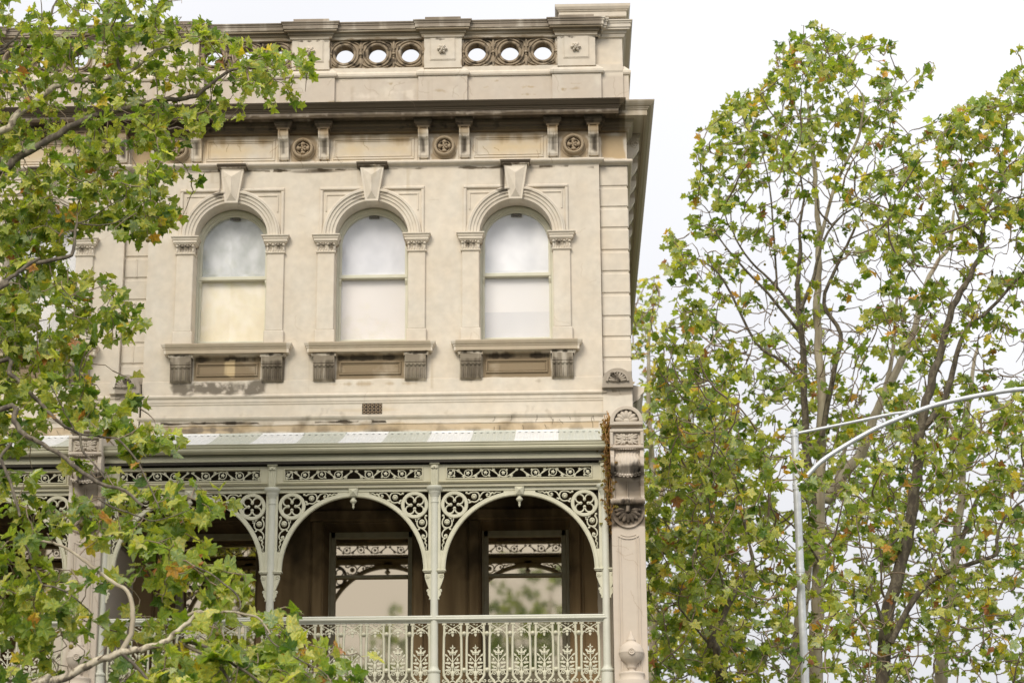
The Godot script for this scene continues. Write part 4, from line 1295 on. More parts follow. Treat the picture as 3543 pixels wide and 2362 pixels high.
# ---------------------------------------------------------------- the carved wing wall between the verandahs
func wing(H: Node, corner: bool) -> void:
	var cx := 3.270 if corner else 3.125
	var ux := 3.222 if corner else 3.148
	# upper shell, on the wall
	var s := Shape.new()
	s.box(ux - 0.192, ux + 0.192, 8.15, 8.70, -0.1, 0.06, 0.004)
	var st := part(s, "shell_pilaster", M.stone, H)
	s = Shape.new()
	var o := PackedVector2Array([Vector2(ux - 0.20, 8.70), Vector2(ux + 0.20, 8.70), Vector2(ux + 0.20, 8.762)])
	for i in 21:
		o.append(Vector2(ux + 0.20 * cos(PI * i / 20), 8.765 + 0.19 * sin(PI * i / 20)))
	o.append(Vector2(ux - 0.20, 8.762))
	s.poly(o, -0.05, 0.12)
	s.arch(ux, 8.768, 0, 0, V2([0.115, 0.12, 0.125, 0.155, 0.148, 0.15, 0.152, 0.12]), 0.05, PI - 0.05, 20)
	s.petals(Vector3(ux, 8.775, 0.12), 0.135, 9, 0.018, 0.03, 0.0, PI, 0.12)
	s.ball(Vector3(ux, 8.785, 0.14), Vector3(0.035, 0.022, 0.03))
	part(s, "shell", M.stone, st)
	# the wing wall itself and its barrel head
	s = Shape.new()
	s.box(cx - 0.195, cx + 0.200, 0.0, 7.44, 0.02, 1.9, 0.006)
	s.box(cx - 0.178, cx + 0.183, 7.44, 7.72, 0.02, 2.03, 0.004)
	var w := part(s, "wing_wall", M.stone, H)
	s = Shape.new()
	o = PackedVector2Array([Vector2(cx - 0.197, 7.715), Vector2(cx + 0.197, 7.715), Vector2(cx + 0.197, 7.752)])
	for i in 25:
		o.append(Vector2(cx + 0.197 * cos(PI * i / 24), 7.755 + 0.188 * sin(PI * i / 24)))
	o.append(Vector2(cx - 0.197, 7.752))
	s.poly(o, 0.05, 2.045)
	s.arch(cx, 7.757, 0, 0, V2([0.150, 2.045, 0.152, 2.098, 0.158, 2.10, 0.19, 2.10, 0.196, 2.094, 0.197, 2.03]), 0, PI, 26)
	s.box(cx - 0.197, cx + 0.197, 7.716, 7.758, 2.04, 2.10, 0.006)
	var head := part(s, "shell_head", M.stone, w)
	s = Shape.new()
	s.petals(Vector3(cx, 7.765, 2.045), 0.150, 7, 0.030, 0.035, 0.0, PI, 0.14)
	s.ball(Vector3(cx, 7.77, 2.065), Vector3(0.045, 0.034, 0.035))
	part(s, "shell_flutes", M.stone, w)
	# framed box with a flat flower
	s = Shape.new()
	s.box(cx - 0.2, cx + 0.2, 7.43, 7.665, 1.88, 2.06, 0.006)
	s.frame(cx - 0.2, cx + 0.2, 7.43, 7.665, 0.038, 2.06, 2.105)
	part(s, "flower_box", M.stone, w)
	s = Shape.new()
	for q in 4:
		var sx := 1.0 if q % 2 == 0 else -1.0
		var sy := 1.0 if q < 2 else -1.0
		for k in 4:
			var ang := atan2(sy * (0.02 + 0.018 * k), sx * (0.10 - 0.018 * k))
			var L: float = [0.125, 0.14, 0.10, 0.075][k]
			s.ball(Vector3(cx + cos(ang) * L * 0.6 * 1.0, 7.547 + sin(ang) * L * 0.6, 2.068), Vector3(L * 0.5, 0.016, 0.022), 8, 4, ang)
	s.ball(Vector3(cx, 7.547, 2.08), Vector3(0.016, 0.016, 0.02))
	for q in 4:
		var ang := q * PI / 2
		s.ball(Vector3(cx + cos(ang) * 0.028, 7.547 + sin(ang) * 0.028, 2.08), Vector3(0.016, 0.016, 0.02))
	part(s, "flower", M.stone, w)
	# acanthus console
	s = Shape.new()
	var rows := []
	for i in 19:
		var f := i / 18.0
		var y := 7.43 - 0.345 * f
		var bulge := 2.02 + 0.075 * sin(PI * minf(1.0, f * 1.15)) + 0.085 * pow(f, 2.2)
		var wd := 0.158 - 0.01 * f + 0.012 * sin(f * 19.0)
		var row := PackedVector3Array()
		for j in 37:
			var g := j / 36.0 * 2.0 - 1.0
			var fan: float = g * (0.72 + 0.28 * f)
			var fl := 0.016 * absf(sin(g * 11.0 + 0.3 * sin(f * 9.0) * signf(g))) * (0.35 + 0.65 * sqrt(f))
			var lip := 0.014 * absf(cos(g * 12.0)) * f
			row.append(Vector3(cx + fan * wd / 0.86, y + 0.05 * g * g * f - lip * 0.6, bulge + fl - 0.075 * g * g * (0.4 + f)))
		rows.append(row)
	s.grid(rows, false)
	for k in 11:
		var g := k / 10.0 * 2.0 - 1.0
		s.ball(Vector3(cx + g * 0.147, 7.088 + 0.045 * g * g, 2.165 - 0.085 * g * g), Vector3(0.018, 0.018, 0.022), 6, 4)
	for k in 15:
		var g := k / 14.0 * 2.0 - 1.0
		s.ball(Vector3(cx + g * 0.145, 7.432 - 0.012 * (1.0 - g * g), 2.075 + 0.02 * (1.0 - g * g)), Vector3(0.010, 0.010, 0.012), 6, 4)
	part(s, "acanthus", M.stone, w)
	s = Shape.new()
	for d in [-1, 1]:
		s.prism_x([Vector2(1.88, 6.80), Vector2(1.97, 6.80), Vector2(1.985, 6.86), Vector2(1.97, 6.93), Vector2(1.965, 7.0), Vector2(1.99, 7.08), Vector2(2.05, 7.15), Vector2(2.085, 7.22), Vector2(2.09, 7.33), Vector2(2.06, 7.43), Vector2(1.88, 7.43)], cx + d * 0.176 - 0.022, cx + d * 0.176 + 0.022)
	s.prism_x([Vector2(1.88, 6.82), Vector2(1.94, 6.82), Vector2(1.935, 6.95), Vector2(1.95, 7.05), Vector2(1.99, 7.13), Vector2(2.03, 7.2), Vector2(2.03, 7.43), Vector2(1.88, 7.43)], cx - 0.16, cx + 0.16)
	s.box(cx - 0.006, cx + 0.006, 6.86, 7.06, 1.93, 1.965, 0.003)
	part(s, "console", M.stone, w)
	s = Shape.new()
	var roll := [Vector3(cx - 0.205, 6.815, 1.965), Vector3(cx + 0.205, 6.815, 1.965)]
	s.tube(roll, 0.036, 0.036, 12)
	for d in [-1, 1]:
		s.ball(Vector3(cx + d * 0.18, 6.815, 1.965), Vector3(0.026, 0.045, 0.045), 8, 6)
		s.ball(Vector3(cx + d * 0.062, 6.82, 1.985), Vector3(0.032, 0.036, 0.036), 8, 6)
	s.ball(Vector3(cx, 6.82, 1.99), Vector3(0.028, 0.038, 0.036), 8, 6)
	part(s, "bead_roll", M.stone, w)
	s = Shape.new()
	s.arch(cx, 6.70, 0, 0, V2([0, 1.91, 0.165, 1.91, 0.17, 1.925, 0.192, 1.93, 0.198, 1.92, 0.2, 1.895]), PI, TAU, 26)
	s.petals(Vector3(cx, 6.72, 1.915), 0.165, 9, 0.026, 0.035, PI - 0.15, TAU + 0.15, 0.24)
	s.box(cx - 0.022, cx + 0.022, 6.685, 6.77, 1.91, 1.965, 0.012)
	part(s, "shell_disc", M.stone, w)
	# sunk panel lines on the pier
	s = Shape.new()
	for q in [0.118, 0.086]:
		var z1 := 1.912 if q > 0.1 else 1.908
		s.box(cx - q - 0.012, cx - q, 4.75, 6.39, 1.895, z1, 0.003)
		s.box(cx + q, cx + q + 0.012, 4.75, 6.39, 1.895, z1, 0.003)
		s.arch(cx, 6.60, q + 0.10, q + 0.10, V2([0, 1.895, 0, z1, 0.012, z1, 0.012, 1.895]), PI * 1.5 - asin(q / (q + 0.1)), PI * 1.5 + asin(q / (q + 0.1)), 12)
	part(s, "sunk_panel", M.stone, w)
	# urn in half relief at the foot
	s = Shape.new()
	var uc := Vector3(cx + 0.005, 0, 1.90)
	s.lathe(uc, V2([0.20, 4.45, 0.20, 4.70, 0.14, 4.705, 0.14, 4.77, 0.15, 4.785, 0.135, 4.80, 0.05, 4.806, 0.035, 4.835, 0.05, 4.845, 0.058, 4.86, 0.055, 4.875, 0.075, 4.905, 0.115, 4.94, 0.138, 4.98, 0.142, 5.015, 0.148, 5.02, 0.148, 5.035, 0.142, 5.04, 0.135, 5.08, 0.11, 5.12, 0.06, 5.15, 0.048, 5.158, 0.048, 5.17, 0.052, 5.175, 0.045, 5.19, 0.02, 5.24, 0.014, 5.275, 0.0, 5.28]), 20, -PI, 0.0)
	s.arch(uc.x, 5.025, 0, 0, V2([0, 2.05, 0.014, 2.06, 0.02, 2.05, 0.034, 2.06, 0.042, 2.045, 0.044, 2.02]), 0, TAU, 18)
	part(s, "urn", M.stone, w)

# ---------------------------------------------------------------- trees
var leaf_meshes := []

func make_leaves() -> void:
	var half := [[0.0, 0.0], [0.2, -0.06], [0.36, -0.02], [0.53, 0.08], [0.47, 0.17], [0.45, 0.26], [0.36, 0.32], [0.47, 0.40], [0.56, 0.50], [0.63, 0.64], [0.49, 0.64], [0.37, 0.67], [0.27, 0.64], [0.25, 0.75], [0.13, 0.88], [0.0, 1.02]]
	for k in 8:
		var r := RandomNumberGenerator.new()
		r.seed = 40 + k
		var s := Shape.new()
		var fold := [0.15, 0.35, 0.8, 0.2, 0.5, 0.3, 1.1, 0.4][k] as float
		var droop := [0.3, 0.6, 0.4, 1.0, 0.2, 0.8, 0.5, 0.15][k] as float
		var wave := r.randf_range(0.03, 0.09)
		var lean := r.randf_range(-0.12, 0.12)
		var P := func(x: float, y: float) -> Vector3:
			return Vector3(x + lean * y * y, y - 0.2 * droop * y * y, fold * absf(x) - droop * y * y * 0.6 + wave * sin(x * 13.0 + y * 9.0 + k) - 0.25 * x * x)
		var U := func(x: float, y: float) -> Vector2: return Vector2(x / 1.3 + 0.5, (y + 0.1) / 1.15)
		for d in [-1.0, 1.0]:
			var q := []
			for p in half:
				var j := r.randf_range(-0.02, 0.02)
				q.append([d * p[0] * (1.0 + j), p[1] + j * 0.5])
			for i in half.size() - 1:
				var a: Array = [0.0, 0.30]
				var b: Array = q[i]
				var c: Array = q[i + 1]
				if d < 0:
					var t := b; b = c; c = t
				var before := s.v.size()
				s.tri(P.call(a[0], a[1]), P.call(b[0], b[1]), P.call(c[0], c[1]))
				if s.v.size() > before:
					s.t.append(U.call(a[0], a[1])); s.t.append(U.call(c[0], c[1])); s.t.append(U.call(b[0], b[1]))
		# a thin leaf stalk
		for d in [[0.012, 0.0], [0.0, 0.012]]:
			s.quad(Vector3(-d[0], 0.3, -d[1]), Vector3(d[0], 0.3, d[1]), Vector3(d[0], -0.45, d[1] + 0.1), Vector3(-d[0], -0.45, -d[1] + 0.1))
			for i in 6:
				s.t.append(Vector2(0.5, 0.5))
		leaf_meshes.append(s.done(facade_uv))

func inside(poly: PackedVector2Array) -> Vector2:
	var lo := poly[0]
	var hi := poly[0]
	for p in poly:
		lo = lo.min(p); hi = hi.max(p)
	for i in 200:
		var p := Vector2(rng.randf_range(lo.x, hi.x), rng.randf_range(lo.y, hi.y))
		if Geometry2D.is_point_in_polygon(p, poly):
			return p
	return poly[0]

func pick(bias: Array) -> int:
	var r := rng.randf()
	for i in bias.size():
		r -= bias[i]
		if r < 0.0:
			return i
	return 0

# limbs: [points, radius, end radius, bark 0 pale 1 dark, rooted]; crown: [outline, clusters, depth plane]
func tree(T: Node3D, limbs: Array, crown: Array, spread: float, size: Array, per: Array, bias: Array, singles: int, balls: int, reach: float, sides := 8, thick := 1.0) -> void:
	var nodes := PackedVector3Array()
	var dirs := PackedVector3Array()
	var first := true
	for l in limbs:
		var pts: Array = curve(l[0], 4)
		# old wood is never quite straight or round
		for i in range(2, pts.size() - 1):
			pts[i] += Vector3(rng.randf_range(-1, 1), rng.randf_range(-1, 1), rng.randf_range(-1, 1)) * l[1] * 0.18
		var s := Shape.new()
		s.tube(pts, l[1], l[2], sides if l[1] > 0.03 else 6)
		part(s, "trunk" if first else "branch", [M.pale_bark, M.dark_bark, M.grey_bark][l[3]], T)
		first = false
		for i in pts.size() - 1:
			var k := maxi(1, int(pts[i].distance_to(pts[i + 1]) / 0.22))
			for j in k:
				nodes.append(pts[i].lerp(pts[i + 1], float(j) / k))
				dirs.append((pts[i + 1] - pts[i]).normalized())
		nodes.append(pts[-1])
		dirs.append((pts[-1] - pts[-2]).normalized())
	var base := nodes.size()
	var spots := []
	var bare := []
	for c in crown:
		var poly := PackedVector2Array(c[0])
		for i in c[1]:
			var p := inside(poly)
			# the street side of each crown hangs lower than its back
			var dz := rng.randfn(0.0, spread * 0.5)
			spots.append(Vector3(p.x, p.y - dz * 0.34, c[2] + dz))
			bare.append([c[3] if c.size() > 3 else 0.2, c[4] if c.size() > 4 else 1.0])
	# grow twigs outwards: the spots nearest to the wood first
	var order := []
	for i in spots.size():
		var best := 1e9
		for k in range(0, base, 3):
			best = minf(best, nodes[k].distance_squared_to(spots[i]))
		order.append([best, i])
	order.sort_custom(func(a, b): return a[0] < b[0])
	var tw := Shape.new()
	var fruit := Shape.new()
	var leaves := []
	var fruits := []
	for o in order:
		var p: Vector3 = spots[o[1]]
		var best := 1e9
		var at := 0
		for k in nodes.size():
			var d := nodes[k].distance_squared_to(p)
			if d < best:
				best = d; at = k
		var a := nodes[at]
		var L := sqrt(best)
		if L > reach:
			p = a + (p - a) * (reach / L)
			L = reach
		var m1 := a + dirs[at] * L * 0.25 + (p - a) * 0.25
		var tip := Vector3(rng.randf_range(-0.5, 0.5), -0.5, rng.randf_range(-0.5, 0.5)) * minf(L, 0.3)
		var q := []
		var kk := 3 if L < 0.35 else 5
		for i in kk + 1:
			var f := float(i) / kk
			var w := a.bezier_interpolate(m1, p - tip, p, f)
			if i > 0 and i < kk:
				w += Vector3(rng.randf_range(-1, 1), rng.randf_range(-1, 1), rng.randf_range(-1, 1)) * L * 0.035
			q.append(w)
		tw.tube(q, (0.0035 + 0.006 * minf(L, 1.2)) * thick, 0.0025 * thick, 4)
		for i in range(1, q.size()):
			nodes.append(q[i])
			dirs.append((q[i] - q[i - 1]).normalized())
		# leaves along the outer half of the twig
		var n := rng.randi_range(per[0], per[1]) if rng.randf() > bare[o[1]][0] else 0
		for i in n:
			var f := 1.0 - 0.55 * pow(rng.randf(), 1.4)
			var w := a.bezier_interpolate(m1, p - tip, p, f)
			var out := Vector3(rng.randfn(0, 1), rng.randfn(-0.35, 0.55), rng.randfn(0.15, 1)).normalized()
			var nor := Vector3(rng.randfn(0, 0.6), rng.randfn(0.55, 0.5), rng.randfn(0.25, 0.6))
			nor = (nor - out * nor.dot(out))
			if nor.length() < 0.05:
				continue
			nor = nor.normalized()
			var sz: float = lerpf(size[0], size[1], sqrt(rng.randf())) * bare[o[1]][1]
			if rng.randf() < 0.3:
				sz *= rng.randf_range(0.5, 0.85)
			var b := Basis(out.cross(nor), out, nor).scaled(Vector3.ONE)
			var x := Transform3D(b.scaled_local(Vector3(sz * rng.randf_range(0.85, 1.1), sz, sz)), w + out * sz * 0.35)
			leaves.append([x, pick(bias), rng.randi_range(0, 7), sz, rng.randf_range(0.72, 1.14)])
		if fruits.size() < balls and rng.randf() < 0.22:
			var c := p + Vector3(rng.randf_range(-0.05, 0.05), -rng.randf_range(0.05, 0.12), rng.randf_range(-0.05, 0.05))
			tw.tube([p, c], 0.002, 0.002, 3)
			fruits.append(c)
	part(tw, "twigs", M.twig, T).set_meta("kind", "stuff")
	var bm: Mesh
	if fruits.size():
		fruit.ball(Vector3.ZERO, Vector3.ONE * 0.021, 10, 7)
		bm = fruit.done(facade_uv)
	for c in fruits:
		var o := MeshInstance3D.new()
		o.name = "seed_ball"
		o.mesh = bm
		o.material_override = M.ball
		o.position = c
		o.rotation = Vector3(rng.randf() * 3, rng.randf() * 3, 0)
		o.scale = Vector3.ONE * rng.randf_range(0.8, 1.15)
		T.add_child(o, true)
	# the leaves that show largest are parts of their own
	var eye := EYE
	leaves.sort_custom(func(a, b): return a[3] / a[0].origin.distance_to(eye) > b[3] / b[0].origin.distance_to(eye))
	var rest := [[], [], [], [], [], [], [], []]
	var made := 0
	for l in leaves:
		var w: Vector3 = l[0].origin
		if made < singles and w.y > EYE.y + (EYE.z - w.z) * 0.125 and w.y < EYE.y + (EYE.z - w.z) * 0.47 and absf((w.x - EYE.x) / (EYE.z - w.z) + 0.025) < 0.238:
			var o := MeshInstance3D.new()
			o.name = "leaf"
			o.mesh = leaf_meshes[l[2]]
			o.material_override = M.leaves[l[1]]
			o.transform = l[0]
			T.add_child(o, true)
			made += 1
		else:
			rest[l[2]].append(l)
	for k in 8:
		if rest[k].is_empty():
			continue
		var mm := MultiMesh.new()
		mm.transform_format = MultiMesh.TRANSFORM_3D
		mm.use_colors = true
		mm.mesh = leaf_meshes[k]
		mm.instance_count = rest[k].size()
		for i in rest[k].size():
			mm.set_instance_transform(i, rest[k][i][0])
			var c: Color = PALETTE[rest[k][i][1]].srgb_to_linear() * rest[k][i][4]
			mm.set_instance_color(i, Color(c.r, c.g, c.b))
		var o := MultiMeshInstance3D.new()
		o.name = "foliage"
		o.multimesh = mm
		o.material_override = M.leaf
		o.set_meta("kind", "stuff")
		T.add_child(o, true)

const EYE := Vector3(2.546, 1.6, 27.25)

func round_crown(x: float, y: float, w: float, h: float, z: float, n: int) -> Array:
	var p := []
	for i in 14:
		var u := TAU * i / 14
		var r := 0.8 + 0.2 * sin(i * 2.4)
		p.append(Vector2(x + cos(u) * w * r, y + sin(u) * h * r))
	return [p, n, z]

# ---------------------------------------------------------------- street things
func street_lamp() -> void:
	var L := thing("street_lamp", "tall galvanised street lamp pole with a curved arm and thin brace, right of the house", "street lamp", "", Vector3(5.76, 0, -2.5))
	var s := Shape.new()
	s.lathe(Vector3.ZERO, V2([0.15, 0.0, 0.15, 0.4, 0.085, 0.45, 0.058, 4.0, 0.052, 8.72, 0.046, 8.74, 0.0, 8.745]), 18)
	part(s, "pole", M.steel, L)
	s = Shape.new()
	s.tube(curve([Vector3(0.04, 7.93, 0), Vector3(0.18, 8.10, 0), Vector3(0.438, 8.329, 0), Vector3(1.064, 8.697, 0), Vector3(1.532, 8.899, 0), Vector3(2.0, 9.064, 0), Vector3(2.618, 9.195, 0), Vector3(3.246, 9.281, 0), Vector3(4.3, 9.33, 0), Vector3(5.4, 9.30, 0)]), 0.034, 0.034, 10)
	part(s, "arm", M.steel, L)
	s = Shape.new()
	s.tube([Vector3(0.04, 8.68, 0), Vector3(0.765, 8.82, 0), Vector3(1.382, 8.945, 0.0), Vector3(1.66, 8.975, 0)], 0.022, 0.020, 8)
	part(s, "brace", M.steel, L)
	s = Shape.new()
	s.lathe(Vector3.ZERO, V2([0.053, 8.62, 0.058, 8.625, 0.058, 8.70, 0.053, 8.705]), 16)
	s.lathe(Vector3.ZERO, V2([0.055, 7.86, 0.060, 7.865, 0.060, 7.96, 0.055, 7.965]), 16)
	s.lathe(Vector3.ZERO, V2([0.057, 6.70, 0.0605, 6.705, 0.0605, 6.76, 0.057, 6.765]), 16)
	for y in [7.88, 7.94, 8.64, 8.685]:
		s.ball(Vector3(0.02, y, 0.058), Vector3(0.012, 0.012, 0.012), 6, 4)
		s.ball(Vector3(-0.045, y, 0.036), Vector3(0.012, 0.012, 0.012), 6, 4)
	part(s, "clamp_bands", M.steel, L).set_meta("kind", "stuff")
	s = Shape.new()
	s.ball(Vector3(5.7, 9.27, 0), Vector3(0.4, 0.09, 0.15), 14, 8)
	part(s, "lamp_head", M.steel, L)

func creeper() -> void:
	var T := thing("creeper", "dry brown creeper hanging in the corner between the gutter and the carved pier", "plant", "", Vector3(3.03, 6.5, 1.9))
	var st := Shape.new()
	var ends := []
	for k in 26:
		var x := rng.randf_range(-0.02, 0.06)
		var p := [Vector3(x, 1.42 + rng.randf_range(-0.25, 0.05), -0.1 + rng.randf_range(-0.3, 0.1))]
		var down := rng.randf_range(0.3, 1.35)
		for i in 7:
			p.append(p[0] + Vector3(rng.randf_range(-0.035, 0.03) - 0.02 * (i % 2), -down * (i + 1) / 7.0, 0.16 * sin(PI * (i + 1) / 8.0) + rng.randf_range(-0.02, 0.02)))
		for q in range(1, p.size()):
			p[q].y = maxf(p[q].y, -0.02)
			ends.append(p[q])
		st.tube(p, 0.006, 0.003, 4)
	part(st, "stem", M.vine, T)
	var cols := [Color8(186, 146, 92), Color8(164, 124, 78), Color8(202, 170, 120), Color8(170, 160, 80), Color8(148, 112, 74)]
	var mm := MultiMesh.new()
	mm.transform_format = MultiMesh.TRANSFORM_3D
	mm.use_colors = true
	mm.mesh = leaf_meshes[1]
	mm.instance_count = ends.size() * 5
	for i in ends.size() * 5:
		var e: Vector3 = ends[i / 5]
		var b := Basis.from_euler(Vector3(rng.randf() * TAU, rng.randf() * TAU, rng.randf() * TAU)).scaled(Vector3.ONE * rng.randf_range(0.025, 0.05))
		mm.set_instance_transform(i, Transform3D(b, e + Vector3(rng.randf_range(-0.035, 0.03), rng.randf_range(-0.05, 0.05), rng.randf_range(-0.03, 0.04))))
		var c: Color = cols[rng.randi_range(0, 4)].srgb_to_linear()
		mm.set_instance_color(i, c)
	var o := MultiMeshInstance3D.new()
	o.name = "foliage"
	o.multimesh = mm
	o.material_override = M.leaf
	o.set_meta("kind", "stuff")
	T.add_child(o, true)

func sheet(called: String, label: String, x0: float, x1: float, z0: float, z1: float, y0: float, y1: float, mat: Material) -> void:
	var s := Shape.new()
	s.box(x0, x1, y0, y1, z0, z1)
	var o := part(s, called, mat)
	o.set_meta("kind", "structure")
	o.set_meta("label", label)

func overcast() -> PanoramaSkyMaterial:
	var w := 256
	var h := 128
	var f := FastNoiseLite.new()
	f.seed = 12; f.frequency = 1.4; f.fractal_octaves = 4
	var a := PackedFloat32Array()
	for j in h:
		var up := PI * (0.5 - (j + 0.5) / h)
		for i in w:
			var az := TAU * (i + 0.5) / w
			var d := Vector3(cos(up) * cos(az), sin(up), cos(up) * sin(az))
			var l := SKY * (1.4 + 1.6 * maxf(d.y, 0.0)) / 3.0
			if d.y < 0.0:
				l = SKY * 0.2
			# the veil is a little brighter on the sun's side, and softly mottled
			l *= 1.0 + 0.30 * d.dot(Vector3(-0.2, 0.45, 0.87)) + 0.16 * f.get_noise_3d(d.x, d.y * 2.0, d.z)
			a.append(l * 0.972); a.append(l * 0.98); a.append(l * 1.02)
	var m := PanoramaSkyMaterial.new()
	m.panorama = ImageTexture.create_from_image(Image.create_from_data(w, h, false, Image.FORMAT_RGBF, a.to_byte_array()))
	return m

const SKY := 0.83

func _ready() -> void:
	rng.seed = 20240
	# ---- camera
	var cam := Camera3D.new()
	cam.name = "camera"
	cam.position = EYE
	cam.rotation_order = EULER_ORDER_YXZ
	cam.rotation = Vector3(deg_to_rad(15.9), deg_to_rad(1.45), deg_to_rad(-0.37))
	cam.fov = rad_to_deg(2.0 * atan(1181.0 / 7500.0))
	cam.near = 0.1
	cam.far = 1200.0
	var lens := CameraAttributesPhysical.new()
	lens.frustum_focal_length = 12.0 / (1181.0 / 7500.0)
	lens.frustum_focus_distance = 26.5
	lens.frustum_near = 0.1
	lens.frustum_far = 1200.0
	lens.exposure_aperture = 2.4
	cam.attributes = lens
	add_child(cam)
	# ---- overcast sky, veiled sun, exposure
	var env := Environment.new()
	env.background_mode = Environment.BG_SKY
	var sky := Sky.new()
	sky.sky_material = overcast()
	env.sky = sky
	env.tonemap_mode = Environment.TONE_MAPPER_LINEAR
	env.tonemap_exposure = 1.85
	env.sdfgi_enabled = true
	env.ssao_enabled = true
	env.ssil_enabled = true
	var we := WorldEnvironment.new()
	we.name = "environment"
	we.environment = env
	add_child(we)
	var sun := DirectionalLight3D.new()
	sun.name = "veiled_sun"
	sun.light_energy = 0.5
	sun.light_color = Color(1.0, 0.965, 0.91)
	sun.light_angular_distance = 25.0
	sun.shadow_enabled = true
	add_child(sun)
	sun.look_at_from_position(Vector3(-8, 20, 24), Vector3.ZERO)
	make_materials()
	make_leaves()
	# ---- ground and street
	sheet("ground", "dry earth ground reaching to the horizon", -600, 600, -600, 600, -0.4, -0.12, M.earth)
	sheet("road", "asphalt road along the front of the houses", -200, 200, 9.0, 40.0, -0.3, -0.10, M.asphalt)
	sheet("pavement", "stone pavement in front of the terrace houses", -200, 8.5, 1.2, 8.8, -0.3, 0.0, M.paving)
	sheet("kerb", "bluestone kerb along the pavement", -200, 8.5, 8.8, 9.0, -0.3, 0.004, M.kerb)
	sheet("side_street", "asphalt side street past the corner house", 8.5, 14.0, -120.0, 9.0, -0.3, -0.098, M.asphalt)
	# ---- the houses
	var h := house(true, 0.0, "cream stucco corner terrace house with arched upper windows and a pale green iron lace balcony")
	baluster = null
	boss = null
	house(false, -6.34, "adjoining terrace house at the far left, mostly hidden behind plane tree branches")
	street_lamp()
	creeper()
	trees()

